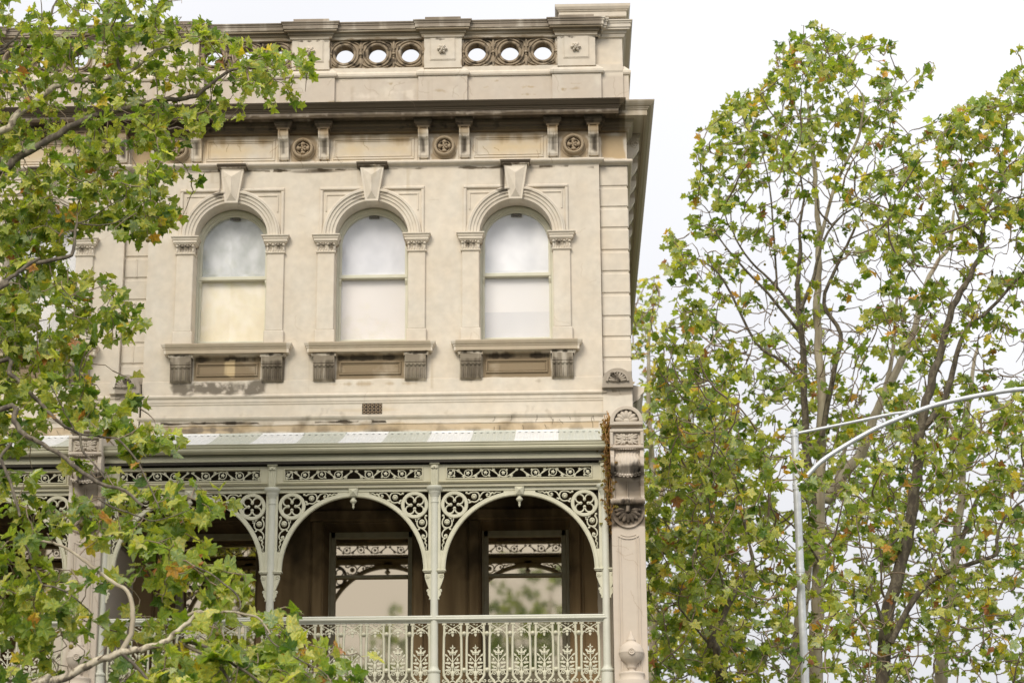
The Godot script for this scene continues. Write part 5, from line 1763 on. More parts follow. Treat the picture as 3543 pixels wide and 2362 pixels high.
func trees() -> void:
	# limbs of the near tree
	var near = [
		[[Vector3(-3.45, 9.61, 5.91), Vector3(-3.26, 9.78, 5.84), Vector3(-2.97, 10.00, 5.75), Vector3(-2.74, 10.20, 5.67), Vector3(-2.54, 10.32, 5.62), Vector3(-2.31, 10.40, 5.59), Vector3(-2.08, 10.46, 5.57), Vector3(-1.94, 10.51, 5.55), Vector3(-1.81, 10.56, 5.53), Vector3(-1.57, 10.57, 5.52), Vector3(-1.41, 10.62, 5.50), Vector3(-1.31, 10.71, 5.47), Vector3(-1.22, 10.81, 5.43), Vector3(-1.13, 10.91, 5.39), Vector3(-1.04, 10.96, 5.37), Vector3(-0.85, 10.99, 5.36), Vector3(-0.61, 10.93, 5.38)], 0.055, 0.012, 1, 1],
		[[Vector3(-3.52, 10.14, 5.70), Vector3(-3.35, 10.35, 5.62), Vector3(-3.19, 10.54, 5.54), Vector3(-3.05, 10.69, 5.48), Vector3(-2.94, 10.78, 5.45), Vector3(-2.81, 10.86, 5.42), Vector3(-2.61, 10.84, 5.43), Vector3(-2.49, 10.84, 5.43), Vector3(-2.32, 10.89, 5.40), Vector3(-2.19, 10.95, 5.38), Vector3(-2.08, 11.06, 5.34), Vector3(-1.95, 11.23, 5.27), Vector3(-1.94, 11.25, 5.27), Vector3(-1.80, 11.30, 5.25), Vector3(-1.65, 11.34, 5.23), Vector3(-1.47, 11.44, 5.19)], 0.050, 0.009, 0, 1],
		[[Vector3(-2.27, 10.93, 5.39), Vector3(-2.35, 11.22, 5.28), Vector3(-2.34, 11.51, 5.18), Vector3(-2.31, 11.70, 5.11)], 0.022, 0.008, 1, 0],
		[[Vector3(-3.53, 10.95, 5.89), Vector3(-3.48, 11.01, 5.87), Vector3(-3.35, 11.18, 5.80), Vector3(-3.28, 11.32, 5.75), Vector3(-3.14, 11.38, 5.73)], 0.025, 0.008, 1, 1],
		[[Vector3(-3.41, 11.75, 4.68), Vector3(-3.37, 11.94, 4.61), Vector3(-3.29, 11.99, 4.59), Vector3(-3.27, 12.14, 4.54), Vector3(-3.22, 12.30, 4.48)], 0.025, 0.010, 1, 0],
		[[Vector3(-3.01, 7.89, 7.23), Vector3(-2.96, 7.96, 7.20), Vector3(-2.83, 8.08, 7.14), Vector3(-2.72, 8.20, 7.09), Vector3(-2.62, 8.27, 7.06)], 0.035, 0.016, 1, 1],
		[[Vector3(-2.75, 8.34, 6.69), Vector3(-2.55, 8.39, 6.66), Vector3(-2.41, 8.44, 6.64), Vector3(-2.40, 8.57, 6.59), Vector3(-2.41, 8.71, 6.53), Vector3(-2.41, 8.84, 6.47)], 0.028, 0.012, 1, 0],
		[[Vector3(-2.41, 8.84, 6.47), Vector3(-2.30, 8.87, 6.46), Vector3(-2.17, 8.99, 6.41), Vector3(-2.07, 9.08, 6.37), Vector3(-1.95, 9.14, 6.35)], 0.009, 0.004, 1, 0],
		[[Vector3(-2.41, 8.84, 6.47), Vector3(-2.26, 8.81, 6.48), Vector3(-2.14, 8.81, 6.48), Vector3(-1.99, 8.85, 6.46), Vector3(-1.89, 8.94, 6.43), Vector3(-1.79, 9.05, 6.38), Vector3(-1.69, 9.12, 6.35)], 0.010, 0.004, 1, 0],
		[[Vector3(-3.07, 7.25, 6.91), Vector3(-2.88, 7.12, 6.97), Vector3(-2.73, 7.00, 7.02), Vector3(-2.57, 6.83, 7.10), Vector3(-2.40, 6.66, 7.18), Vector3(-2.27, 6.54, 7.23), Vector3(-2.08, 6.43, 7.29), Vector3(-1.90, 6.40, 7.30), Vector3(-1.71, 6.37, 7.32)], 0.034, 0.010, 1, 1],
		[[Vector3(-2.84, 6.59, 7.57), Vector3(-2.64, 6.48, 7.62), Vector3(-2.53, 6.35, 7.68), Vector3(-2.38, 6.26, 7.73), Vector3(-2.12, 6.10, 7.80), Vector3(-1.90, 5.92, 7.89), Vector3(-1.69, 5.79, 7.96), Vector3(-1.51, 5.74, 7.98), Vector3(-1.40, 5.66, 8.02), Vector3(-1.29, 5.56, 8.07)], 0.036, 0.012, 1, 1],
		[[Vector3(-2.08, 6.43, 7.29), Vector3(-2.03, 6.25, 7.37), Vector3(-1.92, 6.13, 7.43), Vector3(-1.76, 5.93, 7.53)], 0.016, 0.007, 1, 0],
		[[Vector3(-1.71, 6.37, 7.32), Vector3(-1.63, 6.29, 7.35), Vector3(-1.49, 6.12, 7.43), Vector3(-1.41, 5.98, 7.50), Vector3(-1.29, 5.76, 7.61), Vector3(-1.22, 5.62, 7.68)], 0.012, 0.006, 1, 0],
		[[Vector3(-2.78, 6.24, 7.65), Vector3(-2.72, 6.10, 7.72), Vector3(-2.61, 5.92, 7.81), Vector3(-2.50, 5.67, 7.93), Vector3(-2.42, 5.49, 8.02)], 0.024, 0.012, 1, 1],
		[[Vector3(-1.36, 4.20, 8.43), Vector3(-1.30, 4.37, 8.34), Vector3(-1.31, 4.55, 8.24), Vector3(-1.34, 4.68, 8.17), Vector3(-1.39, 4.78, 8.12), Vector3(-1.50, 4.85, 8.08), Vector3(-1.67, 4.97, 8.02), Vector3(-1.84, 5.10, 7.95), Vector3(-2.04, 5.23, 7.88), Vector3(-2.18, 5.28, 7.86), Vector3(-2.36, 5.32, 7.84), Vector3(-2.50, 5.33, 7.84)], 0.030, 0.009, 2, 0],
		[[Vector3(-2.15, 3.82, 8.65), Vector3(-1.98, 3.91, 8.60), Vector3(-1.78, 3.98, 8.56), Vector3(-1.57, 4.10, 8.49), Vector3(-1.35, 4.19, 8.44), Vector3(-1.14, 4.23, 8.41), Vector3(-0.97, 4.29, 8.38), Vector3(-0.91, 4.37, 8.34), Vector3(-0.81, 4.47, 8.28), Vector3(-0.71, 4.57, 8.23)], 0.056, 0.017, 0, 1],
		[[Vector3(-0.82, 4.54, 8.24), Vector3(-0.73, 4.58, 8.22), Vector3(-0.65, 4.56, 8.23), Vector3(-0.45, 4.57, 8.23), Vector3(-0.31, 4.54, 8.24), Vector3(-0.21, 4.52, 8.25), Vector3(-0.13, 4.44, 8.30), Vector3(-0.07, 4.35, 8.34)], 0.017, 0.008, 2, 0],
		[[Vector3(-0.86, 4.29, 8.38), Vector3(-0.78, 4.24, 8.41), Vector3(-0.63, 4.16, 8.46), Vector3(-0.49, 4.06, 8.51), Vector3(-0.40, 3.95, 8.57), Vector3(-0.37, 3.86, 8.62)], 0.022, 0.012, 1, 0],
		[[Vector3(-0.85, 4.29, 8.38), Vector3(-0.72, 4.27, 8.39), Vector3(-0.51, 4.18, 8.44), Vector3(-0.35, 4.06, 8.51), Vector3(-0.20, 3.97, 8.56), Vector3(-0.08, 3.86, 8.62)], 0.020, 0.010, 1, 0],
		[[Vector3(-1.34, 4.17, 8.45), Vector3(-1.25, 4.10, 8.49), Vector3(-1.15, 4.00, 8.54), Vector3(-1.06, 3.90, 8.60), Vector3(-1.00, 3.82, 8.65)], 0.018, 0.011, 1, 0],
		[[Vector3(-2.17, 4.85, 8.09), Vector3(-2.06, 4.83, 8.09), Vector3(-1.92, 4.77, 8.13), Vector3(-1.82, 4.69, 8.17), Vector3(-1.71, 4.60, 8.22)], 0.012, 0.005, 1, 0],
		[[Vector3(-2.50, 5.33, 7.84), Vector3(-2.39, 5.25, 7.87), Vector3(-2.30, 5.08, 7.96), Vector3(-2.17, 4.85, 8.09)], 0.014, 0.009, 1, 0],
		[[Vector3(-0.13, 4.44, 8.30), Vector3(-0.07, 4.30, 8.37), Vector3(0.06, 4.20, 8.43), Vector3(0.22, 4.10, 8.48), Vector3(0.38, 4.02, 8.53), Vector3(0.46, 3.96, 8.56)], 0.009, 0.004, 1, 0],
		[[Vector3(-0.45, 4.57, 8.23), Vector3(-0.36, 4.61, 8.20), Vector3(-0.41, 4.74, 8.13), Vector3(-0.53, 4.84, 8.08), Vector3(-0.67, 4.95, 8.02), Vector3(-0.82, 5.02, 7.99)], 0.012, 0.006, 1, 0],
		[[Vector3(-1.50, 5.58, 7.70), Vector3(-1.38, 5.53, 7.73), Vector3(-1.26, 5.49, 7.75), Vector3(-1.10, 5.53, 7.73), Vector3(-0.94, 5.60, 7.69)], 0.009, 0.004, 1, 0],
		[[Vector3(-1.78, 5.71, 7.73), Vector3(-1.66, 5.63, 7.77), Vector3(-1.48, 5.56, 7.80)], 0.011, 0.009, 1, 0],
	]
	var near_crown = [
		[[Vector2(-3.89, 11.95), Vector2(-1.53, 11.90), Vector2(-1.60, 11.62), Vector2(-1.33, 11.56), Vector2(-0.92, 11.32), Vector2(-0.51, 11.24), Vector2(-0.28, 11.11), Vector2(-0.15, 10.90), Vector2(-0.24, 10.52), Vector2(-0.50, 10.60), Vector2(-0.88, 10.60), Vector2(-1.15, 10.39), Vector2(-1.50, 10.17), Vector2(-1.61, 10.02), Vector2(-1.41, 9.60), Vector2(-1.60, 9.67), Vector2(-1.94, 10.03), Vector2(-2.36, 9.96), Vector2(-3.74, 9.61)], 537, 5.3, 0.25, 1.00],
		[[Vector2(-3.63, 9.56), Vector2(-2.31, 9.83), Vector2(-2.25, 9.54), Vector2(-1.98, 9.53), Vector2(-1.62, 9.70), Vector2(-1.62, 9.14), Vector2(-1.64, 8.97), Vector2(-1.95, 8.86), Vector2(-2.19, 9.05), Vector2(-2.35, 9.15), Vector2(-2.66, 8.58), Vector2(-3.56, 8.31)], 325, 5.8, 0.25, 1.00],
		[[Vector2(-2.11, 9.44), Vector2(-1.66, 9.67), Vector2(-1.58, 9.33), Vector2(-1.61, 8.97), Vector2(-1.95, 8.79), Vector2(-2.11, 8.96)], 37, 5.8, 0.25, 1.00],
		[[Vector2(-3.45, 8.28), Vector2(-2.47, 8.40), Vector2(-2.21, 8.35), Vector2(-1.88, 7.98), Vector2(-1.80, 7.75), Vector2(-1.99, 7.52), Vector2(-2.25, 7.48), Vector2(-2.86, 7.31), Vector2(-3.37, 7.09)], 212, 6.2, 0.25, 1.06],
		[[Vector2(-3.24, 7.09), Vector2(-2.73, 7.17), Vector2(-2.18, 7.25), Vector2(-1.99, 6.94), Vector2(-1.55, 6.67), Vector2(-1.67, 6.46), Vector2(-2.44, 6.60), Vector2(-3.19, 6.26)], 112, 6.7, 0.25, 1.14],
		[[Vector2(-1.94, 6.82), Vector2(-1.60, 6.77), Vector2(-1.20, 6.50), Vector2(-1.28, 6.37), Vector2(-1.67, 6.46)], 20, 6.5, 0.25, 1.11],
		[[Vector2(-3.04, 6.06), Vector2(-2.26, 6.14), Vector2(-1.72, 6.01), Vector2(-1.43, 6.04), Vector2(-1.06, 5.87), Vector2(-0.72, 5.66), Vector2(-0.79, 5.41), Vector2(-1.28, 5.38), Vector2(-1.94, 5.43), Vector2(-2.98, 5.15)], 122, 7.2, 0.25, 1.22],
		[[Vector2(-1.53, 5.43), Vector2(-1.05, 5.34), Vector2(-0.76, 5.10), Vector2(-0.40, 4.93), Vector2(-0.47, 4.69), Vector2(-0.74, 4.58), Vector2(-1.30, 4.58), Vector2(-1.55, 4.94)], 54, 7.5, 0.25, 1.29],
		[[Vector2(-2.88, 5.12), Vector2(-2.16, 5.19), Vector2(-2.17, 4.67), Vector2(-1.95, 4.28), Vector2(-2.09, 3.89), Vector2(-2.80, 3.89)], 77, 7.5, 0.25, 1.29],
		[[Vector2(-1.19, 4.43), Vector2(-0.62, 4.42), Vector2(-0.16, 4.42), Vector2(0.15, 4.42), Vector2(0.39, 4.11), Vector2(0.69, 3.95), Vector2(0.92, 3.80), Vector2(-1.51, 3.82), Vector2(-1.30, 4.20)], 139, 8.1, 0.25, 1.37],
		[[Vector2(-1.99, 5.19), Vector2(-1.51, 5.03), Vector2(-1.61, 4.56), Vector2(-1.25, 4.32), Vector2(-1.75, 4.17), Vector2(-2.01, 4.64)], 13, 7.8, 0.25, 1.32],
	]
	var tall = [
		[[Vector3(6.65, 0.00, -9.00), Vector3(6.65, 5.97, -9.00), Vector3(6.73, 7.29, -9.00), Vector3(6.80, 8.38, -9.00), Vector3(6.88, 9.48, -9.00), Vector3(6.97, 10.99, -9.00), Vector3(6.93, 11.76, -9.00), Vector3(6.98, 12.83, -9.00), Vector3(7.04, 13.64, -9.00), Vector3(7.02, 14.67, -9.00), Vector3(7.00, 15.51, -9.00), Vector3(6.95, 16.06, -9.00), Vector3(6.93, 16.65, -9.00)], 0.125, 0.016, 2, 0],
		[[Vector3(6.80, 8.89, -9.00), Vector3(6.66, 9.86, -9.00), Vector3(6.65, 10.61, -9.00), Vector3(6.67, 11.76, -9.00), Vector3(6.62, 12.43, -9.00), Vector3(6.64, 13.04, -9.00), Vector3(6.70, 13.44, -9.00), Vector3(6.70, 13.85, -9.00), Vector3(6.80, 14.47, -9.00), Vector3(6.75, 15.05, -9.00)], 0.075, 0.014, 1, 0],
		[[Vector3(6.57, 12.19, -8.60), Vector3(6.23, 12.72, -8.60), Vector3(5.79, 13.21, -8.60), Vector3(5.50, 13.74, -8.60), Vector3(5.48, 14.35, -8.60)], 0.030, 0.008, 1, 0],
		[[Vector3(6.66, 12.15, -9.40), Vector3(6.15, 12.85, -9.40), Vector3(5.66, 13.43, -9.40), Vector3(5.33, 13.89, -9.40), Vector3(5.15, 14.39, -9.40)], 0.032, 0.008, 1, 0],
		[[Vector3(6.64, 11.11, -9.00), Vector3(6.32, 11.50, -9.00), Vector3(5.86, 11.85, -9.00), Vector3(5.35, 12.98, -9.00), Vector3(4.97, 13.35, -9.00), Vector3(4.63, 13.48, -9.00)], 0.035, 0.010, 1, 0],
		[[Vector3(6.89, 10.09, -8.70), Vector3(7.16, 11.29, -8.70), Vector3(7.30, 11.90, -8.70), Vector3(7.03, 12.46, -8.70), Vector3(7.29, 13.14, -8.70), Vector3(7.54, 13.62, -8.70), Vector3(7.79, 14.10, -8.70), Vector3(8.28, 14.54, -8.70)], 0.050, 0.012, 1, 0],
		[[Vector3(6.60, 12.28, -8.50), Vector3(6.83, 12.80, -8.50), Vector3(6.96, 13.28, -8.50), Vector3(7.22, 13.80, -8.50), Vector3(7.66, 14.16, -8.50), Vector3(8.29, 14.47, -8.50)], 0.035, 0.010, 1, 0],
		[[Vector3(7.23, 13.83, -8.60), Vector3(7.01, 14.12, -8.60), Vector3(6.96, 14.53, -8.60), Vector3(6.55, 14.91, -8.60), Vector3(6.42, 15.49, -8.60)], 0.020, 0.007, 1, 0],
		[[Vector3(7.04, 13.64, -9.00), Vector3(7.35, 14.67, -9.00), Vector3(7.79, 15.54, -9.00), Vector3(7.88, 15.87, -9.00), Vector3(7.95, 16.34, -9.00), Vector3(7.80, 16.64, -9.00), Vector3(7.58, 16.90, -9.00)], 0.035, 0.007, 2, 0],
		[[Vector3(7.86, 15.79, -9.00), Vector3(8.21, 16.21, -9.00), Vector3(8.54, 16.45, -9.00), Vector3(8.92, 16.83, -9.00)], 0.014, 0.006, 2, 0],
		[[Vector3(7.04, 15.62, -9.30), Vector3(6.75, 16.35, -9.30), Vector3(6.66, 17.00, -9.30), Vector3(6.73, 17.65, -9.30)], 0.022, 0.006, 2, 0],
		[[Vector3(6.27, 12.84, -9.00), Vector3(6.24, 14.07, -9.00), Vector3(6.19, 14.89, -9.00), Vector3(6.06, 15.52, -9.00), Vector3(5.89, 16.16, -9.00)], 0.020, 0.006, 1, 0],
		[[Vector3(7.54, 13.62, -8.70), Vector3(8.05, 13.85, -8.70), Vector3(8.60, 14.09, -8.70), Vector3(8.85, 14.41, -8.70)], 0.016, 0.006, 1, 0],
		[[Vector3(6.72, 7.92, -8.50), Vector3(6.40, 8.43, -8.50), Vector3(5.99, 8.80, -8.50), Vector3(5.63, 8.88, -8.50)], 0.020, 0.008, 1, 0],
		[[Vector3(6.78, 7.36, -9.50), Vector3(6.27, 8.11, -9.50), Vector3(6.14, 8.48, -9.50), Vector3(6.08, 8.85, -9.50)], 0.030, 0.010, 1, 0],
	]
	var leaning = [
		[[Vector3(6.70, 0.00, -6.00), Vector3(7.30, 5.60, -6.00), Vector3(7.45, 6.64, -6.00), Vector3(7.65, 7.30, -6.00), Vector3(7.90, 8.20, -6.00), Vector3(8.03, 8.95, -6.00), Vector3(8.11, 9.50, -6.00), Vector3(8.24, 10.02, -6.00), Vector3(8.40, 10.54, -6.00), Vector3(8.57, 11.03, -6.00), Vector3(8.80, 11.68, -6.00), Vector3(8.99, 11.94, -6.00), Vector3(9.26, 12.53, -6.00), Vector3(9.39, 13.17, -6.00), Vector3(9.63, 13.54, -6.00), Vector3(9.74, 14.11, -6.00), Vector3(9.81, 14.65, -6.00)], 0.115, 0.013, 1, 0],
		[[Vector3(9.24, 12.50, -6.00), Vector3(9.19, 12.76, -6.00), Vector3(8.95, 12.99, -6.00), Vector3(8.87, 13.37, -6.00), Vector3(8.86, 13.75, -6.00)], 0.030, 0.008, 1, 0],
		[[Vector3(8.11, 9.53, -6.00), Vector3(8.43, 9.88, -6.00), Vector3(8.63, 10.36, -6.00), Vector3(8.75, 10.71, -6.00), Vector3(8.95, 11.21, -6.00), Vector3(9.32, 11.49, -6.00), Vector3(9.90, 12.11, -6.00), Vector3(10.26, 12.41, -6.00)], 0.060, 0.015, 1, 0],
		[[Vector3(7.39, 6.14, -5.50), Vector3(7.78, 6.79, -5.50), Vector3(8.12, 7.11, -5.50), Vector3(8.65, 7.33, -5.50), Vector3(9.05, 7.46, -5.50), Vector3(9.10, 7.76, -5.50), Vector3(9.25, 8.05, -5.50), Vector3(9.60, 8.35, -5.50)], 0.050, 0.014, 1, 0],
		[[Vector3(7.85, 8.14, -5.70), Vector3(7.60, 7.75, -5.70), Vector3(7.19, 7.42, -5.70), Vector3(7.07, 7.55, -5.70)], 0.020, 0.008, 1, 0],
		[[Vector3(7.29, 6.39, -5.40), Vector3(7.13, 6.97, -5.40), Vector3(7.02, 7.37, -5.40), Vector3(6.98, 7.83, -5.40)], 0.030, 0.010, 1, 0],
		[[Vector3(9.39, 13.13, -6.00), Vector3(9.79, 13.35, -6.00), Vector3(10.15, 13.42, -6.00)], 0.020, 0.008, 1, 0],
	]
	var pale = [
		[[Vector3(5.82, 0.00, -13.00), Vector3(7.02, 8.72, -13.00), Vector3(7.56, 10.02, -13.00), Vector3(8.12, 10.76, -13.00), Vector3(8.40, 11.42, -13.00), Vector3(8.72, 12.09, -13.00), Vector3(9.13, 12.85, -13.00), Vector3(9.43, 13.68, -13.00), Vector3(9.64, 14.26, -13.00), Vector3(10.06, 14.93, -13.00), Vector3(10.19, 15.61, -13.00)], 0.130, 0.025, 2, 0],
		[[Vector3(8.40, 11.42, -13.00), Vector3(8.78, 12.43, -13.00), Vector3(8.91, 13.29, -13.00), Vector3(9.04, 14.27, -13.00), Vector3(9.12, 14.95, -13.00)], 0.050, 0.015, 2, 0],
		[[Vector3(7.56, 10.02, -13.00), Vector3(7.94, 11.18, -13.00), Vector3(8.15, 12.02, -13.00)], 0.050, 0.015, 2, 0],
	]
	var rear = [
		[[Vector3(9.74, 0.00, -15.00), Vector3(9.74, 6.67, -15.00), Vector3(9.89, 7.78, -15.00), Vector3(10.13, 9.04, -15.00), Vector3(10.39, 10.54, -15.00), Vector3(10.57, 12.06, -15.00), Vector3(10.87, 13.39, -15.00)], 0.150, 0.030, 2, 0],
		[[Vector3(10.13, 9.04, -15.00), Vector3(10.67, 10.32, -15.00), Vector3(11.12, 10.66, -15.00), Vector3(11.55, 10.74, -15.00)], 0.050, 0.020, 1, 0],
		[[Vector3(10.39, 10.54, -15.00), Vector3(10.25, 11.63, -15.00), Vector3(9.96, 12.51, -15.00)], 0.050, 0.020, 2, 0],
	]
	var young = [
		[[Vector3(5.02, 0.00, -4.00), Vector3(4.72, 5.38, -4.00), Vector3(4.59, 5.90, -4.00), Vector3(4.69, 6.14, -4.00), Vector3(4.88, 6.51, -4.00), Vector3(5.08, 6.89, -4.00), Vector3(5.23, 7.20, -4.00), Vector3(5.17, 7.55, -4.00), Vector3(5.12, 8.09, -4.00)], 0.070, 0.008, 1, 0],
		[[Vector3(4.88, 6.51, -4.00), Vector3(4.72, 7.14, -4.00), Vector3(4.65, 7.78, -4.00), Vector3(4.60, 8.42, -4.00)], 0.020, 0.006, 1, 0],
		[[Vector3(4.60, 5.90, -4.00), Vector3(4.26, 6.33, -4.00), Vector3(4.14, 6.58, -4.00), Vector3(4.35, 7.15, -4.00)], 0.018, 0.006, 1, 0],
		[[Vector3(5.08, 6.89, -4.00), Vector3(5.47, 7.20, -4.00), Vector3(5.73, 7.51, -4.00)], 0.016, 0.006, 1, 0],
		[[Vector3(4.64, 8.55, -4.00), Vector3(4.75, 9.00, -4.00), Vector3(4.64, 9.52, -4.00), Vector3(4.59, 10.11, -4.00)], 0.014, 0.006, 1, 0],
		[[Vector3(5.12, 8.03, -4.00), Vector3(4.89, 8.67, -4.00), Vector3(4.65, 9.00, -4.00)], 0.014, 0.006, 1, 0],
	]
	var yellow = [
		[[Vector3(4.58, 0.00, -26.00), Vector3(4.58, 7.72, -26.00), Vector3(4.68, 12.03, -26.00), Vector3(4.65, 15.39, -26.00), Vector3(4.76, 17.47, -26.00)], 0.160, 0.020, 2, 0],
		[[Vector3(4.68, 12.03, -26.00), Vector3(5.39, 14.25, -26.00), Vector3(5.87, 15.61, -26.00)], 0.060, 0.020, 2, 0],
		[[Vector3(4.66, 10.94, -26.00), Vector3(5.78, 12.57, -26.00), Vector3(6.71, 14.24, -26.00)], 0.060, 0.020, 2, 0],
	]
	var tall_crown = [
		[[Vector2(4.44, 12.63), Vector2(4.36, 13.92), Vector2(4.83, 14.32), Vector2(4.83, 15.63), Vector2(5.75, 16.49), Vector2(6.14, 16.57), Vector2(6.49, 17.66), Vector2(6.97, 17.69), Vector2(7.81, 17.38), Vector2(8.37, 17.50), Vector2(8.57, 16.90), Vector2(8.96, 16.89), Vector2(8.77, 16.27), Vector2(8.43, 15.82), Vector2(7.72, 15.58), Vector2(7.22, 14.77), Vector2(6.46, 14.78), Vector2(5.68, 14.63), Vector2(5.19, 13.66), Vector2(5.14, 12.07), Vector2(4.61, 11.92)], 494, -9.0, 0.22],
		[[Vector2(5.19, 13.66), Vector2(5.68, 14.63), Vector2(6.46, 14.78), Vector2(7.22, 14.77), Vector2(7.72, 15.58), Vector2(8.50, 15.73), Vector2(8.72, 15.48), Vector2(8.80, 14.09), Vector2(8.63, 12.49), Vector2(7.44, 11.26), Vector2(5.56, 11.28), Vector2(5.14, 12.07)], 429, -9.0, 0.70],
		[[Vector2(4.24, 12.24), Vector2(5.14, 12.07), Vector2(5.56, 11.28), Vector2(7.44, 11.26), Vector2(7.61, 10.17), Vector2(6.93, 8.30), Vector2(6.45, 5.75), Vector2(4.65, 5.76), Vector2(4.44, 8.70), Vector2(4.27, 10.60)], 611, -9.0, 0.42],
	]
	var leaning_crown = [
		[[Vector2(7.45, 13.97), Vector2(8.35, 14.33), Vector2(8.55, 12.90), Vector2(8.23, 11.01), Vector2(7.40, 10.88)], 110, -6.0, 0.35],
		[[Vector2(8.21, 14.26), Vector2(8.66, 14.78), Vector2(9.03, 15.00), Vector2(9.53, 15.11), Vector2(9.99, 15.56), Vector2(10.65, 15.82), Vector2(10.45, 13.17), Vector2(9.25, 12.89), Vector2(8.34, 12.91)], 312, -6.0, 0.22],
		[[Vector2(8.27, 12.91), Vector2(9.25, 12.89), Vector2(10.45, 13.17), Vector2(10.23, 10.13), Vector2(8.39, 10.15), Vector2(7.83, 11.16)], 299, -6.0, 0.60],
		[[Vector2(7.36, 10.17), Vector2(10.23, 10.13), Vector2(9.87, 5.37), Vector2(6.46, 5.40), Vector2(6.56, 7.74)], 611, -6.0, 0.42],
	]
	var pale_crown = [
		[[Vector2(5.50, 12.87), Vector2(9.30, 13.70), Vector2(10.50, 12.81), Vector2(9.92, 10.25), Vector2(8.61, 8.61), Vector2(6.19, 9.05)], 247, -13.0, 0.50],
		[[Vector2(4.06, 12.03), Vector2(5.87, 11.58), Vector2(6.61, 9.46), Vector2(6.88, 6.20), Vector2(3.92, 6.23)], 221, -13.0, 0.15],
	]
	var rear_crown = [
		[[Vector2(7.77, 12.05), Vector2(12.30, 12.44), Vector2(11.86, 6.39), Vector2(7.52, 6.43)], 546, -15.0, 0.22],
	]
	var young_crown = [
		[[Vector2(3.87, 10.64), Vector2(4.46, 10.83), Vector2(5.14, 9.68), Vector2(5.48, 8.35), Vector2(5.53, 6.43), Vector2(5.35, 5.18), Vector2(3.68, 5.19), Vector2(3.67, 7.40), Vector2(3.96, 9.03)], 364, -4.0, 0.30],
	]
	var yellow_crown = [
		[[Vector2(4.14, 17.24), Vector2(4.62, 18.64), Vector2(4.90, 18.63), Vector2(4.91, 17.00), Vector2(5.44, 15.84), Vector2(6.31, 15.37), Vector2(7.12, 13.67), Vector2(6.79, 10.37), Vector2(6.59, 7.71), Vector2(3.94, 7.73)], 936, -26.0, 0.22],
	]
	var green := [0.15, 0.21, 0.08, 0.20, 0.08, 0.04, 0.12, 0.05, 0.04, 0.015, 0.005, 0.005, 0.005]
	var autumn := [0.14, 0.17, 0.07, 0.19, 0.07, 0.03, 0.14, 0.06, 0.06, 0.035, 0.02, 0.015, 0.01]
	var golden := [0.10, 0.12, 0.04, 0.22, 0.03, 0.03, 0.22, 0.03, 0.05, 0.10, 0.04, 0.01, 0.01]
	# the near tree: its trunk stands left of the frame and its limbs reach in
	var T := thing("plane_tree", "near plane tree whose leafy branches cover the left side, in front of the houses", "tree", "street plane trees")
	var trunk := [Vector3(-6.9, 0.0, 8.2), Vector3(-6.8, 2.0, 8.0), Vector3(-6.6, 5.0, 7.6), Vector3(-6.3, 8.0, 7.0), Vector3(-6.0, 11.0, 6.4), Vector3(-5.6, 14.0, 6.0), Vector3(-5.2, 16.5, 5.8)]
	var limbs := [[trunk, 0.26, 0.05, 0, 0]]
	for l in near:
		l[1] *= 0.86
		if l[4] == 1:
			var p: Vector3 = l[0][0]
			var f := clampf((p.y - 2.2) / 14.0, 0.05, 0.95)
			var k := int(f * 6.0)
			var root: Vector3 = trunk[k].lerp(trunk[k + 1], f * 6.0 - k)
			l[0] = [root, root.lerp(p, 0.5) + Vector3(0, -0.1, 0)] + l[0]
		limbs.append(l)
	near_crown.append([[Vector2(-7.6, 6.0), Vector2(-3.7, 6.2), Vector2(-3.6, 13.0), Vector2(-4.4, 16.5), Vector2(-6.5, 17.5), Vector2(-8.6, 13.0)], 420, 6.2])
	tree(T, limbs, near_crown, 0.9, [0.082, 0.132], [3, 6], green, 300, 90, 1.2, 10, 1.3)
	T = thing("plane_tree", "tallest plane tree behind the lamp pole, its bare limbs fanning out against the sky", "tree", "street plane trees")
	tree(T, tall, tall_crown, 2.6, [0.105, 0.17], [3, 6], autumn, 300, 40, 2.2, 8, 1.9)
	T = thing("plane_tree", "plane tree at the right edge with a dark trunk leaning to the right", "tree", "street plane trees")
	leaning_crown.append([[Vector2(10.2, 6.0), Vector2(14.0, 7.0), Vector2(14.5, 13.0), Vector2(12.5, 16.5), Vector2(10.2, 16.0)], 260, -6.0])
	tree(T, leaning, leaning_crown, 2.4, [0.105, 0.17], [3, 6], autumn, 300, 30, 2.2, 8, 1.9)
	T = thing("plane_tree", "pale smooth trunked plane tree slanting up behind the lamp arm", "tree", "street plane trees")
	tree(T, pale, pale_crown, 2.6, [0.11, 0.175], [3, 6], autumn, 0, 0, 2.4, 8, 2.0)
	T = thing("plane_tree", "rear plane tree with a straight pale trunk low at the right", "tree", "street plane trees")
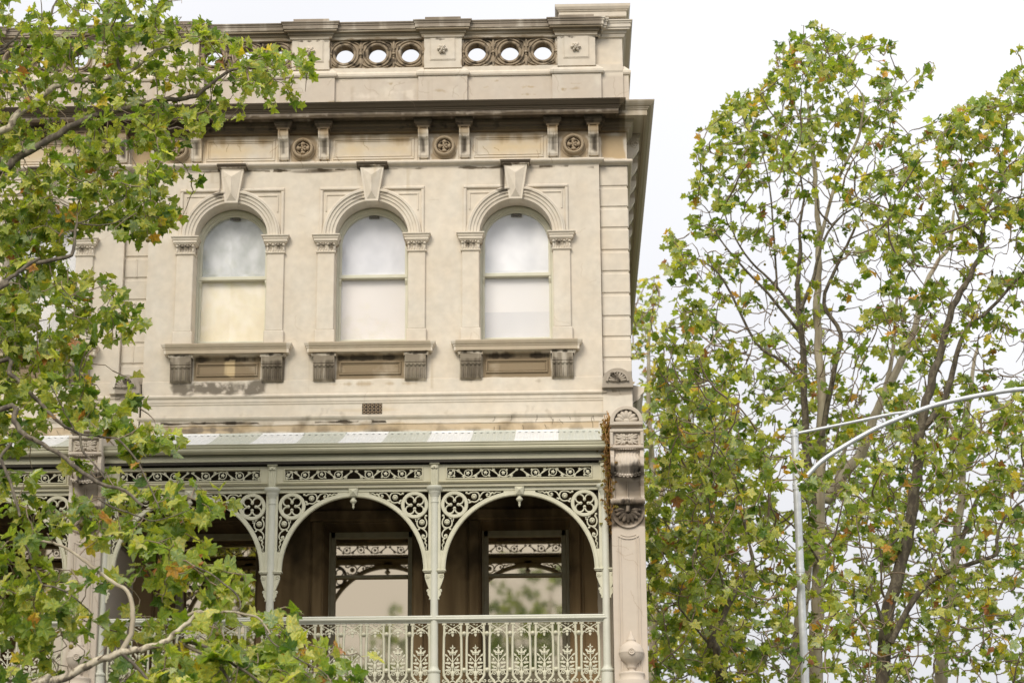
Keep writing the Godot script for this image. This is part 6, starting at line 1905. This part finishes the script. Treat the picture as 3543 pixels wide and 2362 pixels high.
	rear_crown.append([[Vector2(12.0, 6.0), Vector2(17.0, 6.0), Vector2(17.0, 14.0), Vector2(12.0, 13.0)], 200, -15.0])
	tree(T, rear, rear_crown, 3.0, [0.11, 0.18], [3, 6], autumn, 0, 0, 2.6, 8, 2.2)
	young_crown.append([[Vector2(5.55, 5.0), Vector2(6.15, 5.0), Vector2(6.1, 8.3), Vector2(5.6, 8.3)], 34, -2.0, 0.0])
	T = thing("plane_tree", "young plane tree with thin dark stems left of the lamp pole, beside the carved pier", "tree", "street plane trees")
	tree(T, young, young_crown, 2.6, [0.105, 0.165], [3, 6], autumn, 300, 20, 2.0, 8, 1.7)
	T = thing("plane_tree", "yellowing plane tree farthest off, just behind the right corner of the house", "tree", "street plane trees")
	tree(T, yellow, yellow_crown, 3.2, [0.115, 0.19], [3, 6], golden, 0, 0, 3.0, 8, 2.4)
	# trees on the far side of the road, seen only as reflections in the verandah windows
	var n := 0
	for p in [[1.9, 52.0, 16.4], [-4.4, 53.0, 14.2], [0.4, 50.0, 15.4]]:
		n += 1
		T = thing("plane_tree", ["dark tree top mirrored in the middle of the right balcony window", "dark tree top mirrored in the middle balcony window", "smaller tree top mirrored at the left edge of the right balcony window"][n - 1], "tree", "trees across the road")
		var x: float = p[0]
		var z: float = p[1]
		var hh: float = p[2]
		var lb := [[[Vector3(x, -0.1, z), Vector3(x + 0.1, 3.0, z), Vector3(x - 0.1, hh * 0.6, z), Vector3(x, hh * 0.9, z)], 0.22, 0.03, 2, 0]]
		for k in 6:
			var u := TAU * k / 6
			lb.append([[Vector3(x, 3.0 + k * 0.5, z), Vector3(x + cos(u) * 1.2, hh * 0.6, z + sin(u) * 1.2), Vector3(x + cos(u) * 2.2, hh * 0.82, z + sin(u) * 2.0)], 0.09, 0.02, 1, 0])
		tree(T, lb, [round_crown(x, hh * 0.68, 3.0, hh * 0.34, z, 260)], 3.2, [0.2, 0.32], [3, 5], [0.2, 0.05, 0.3, 0.0, 0.05, 0.4], 0, 0, 2.4)  # dark leaf mix paints in the shaded, backlit look of these crowns
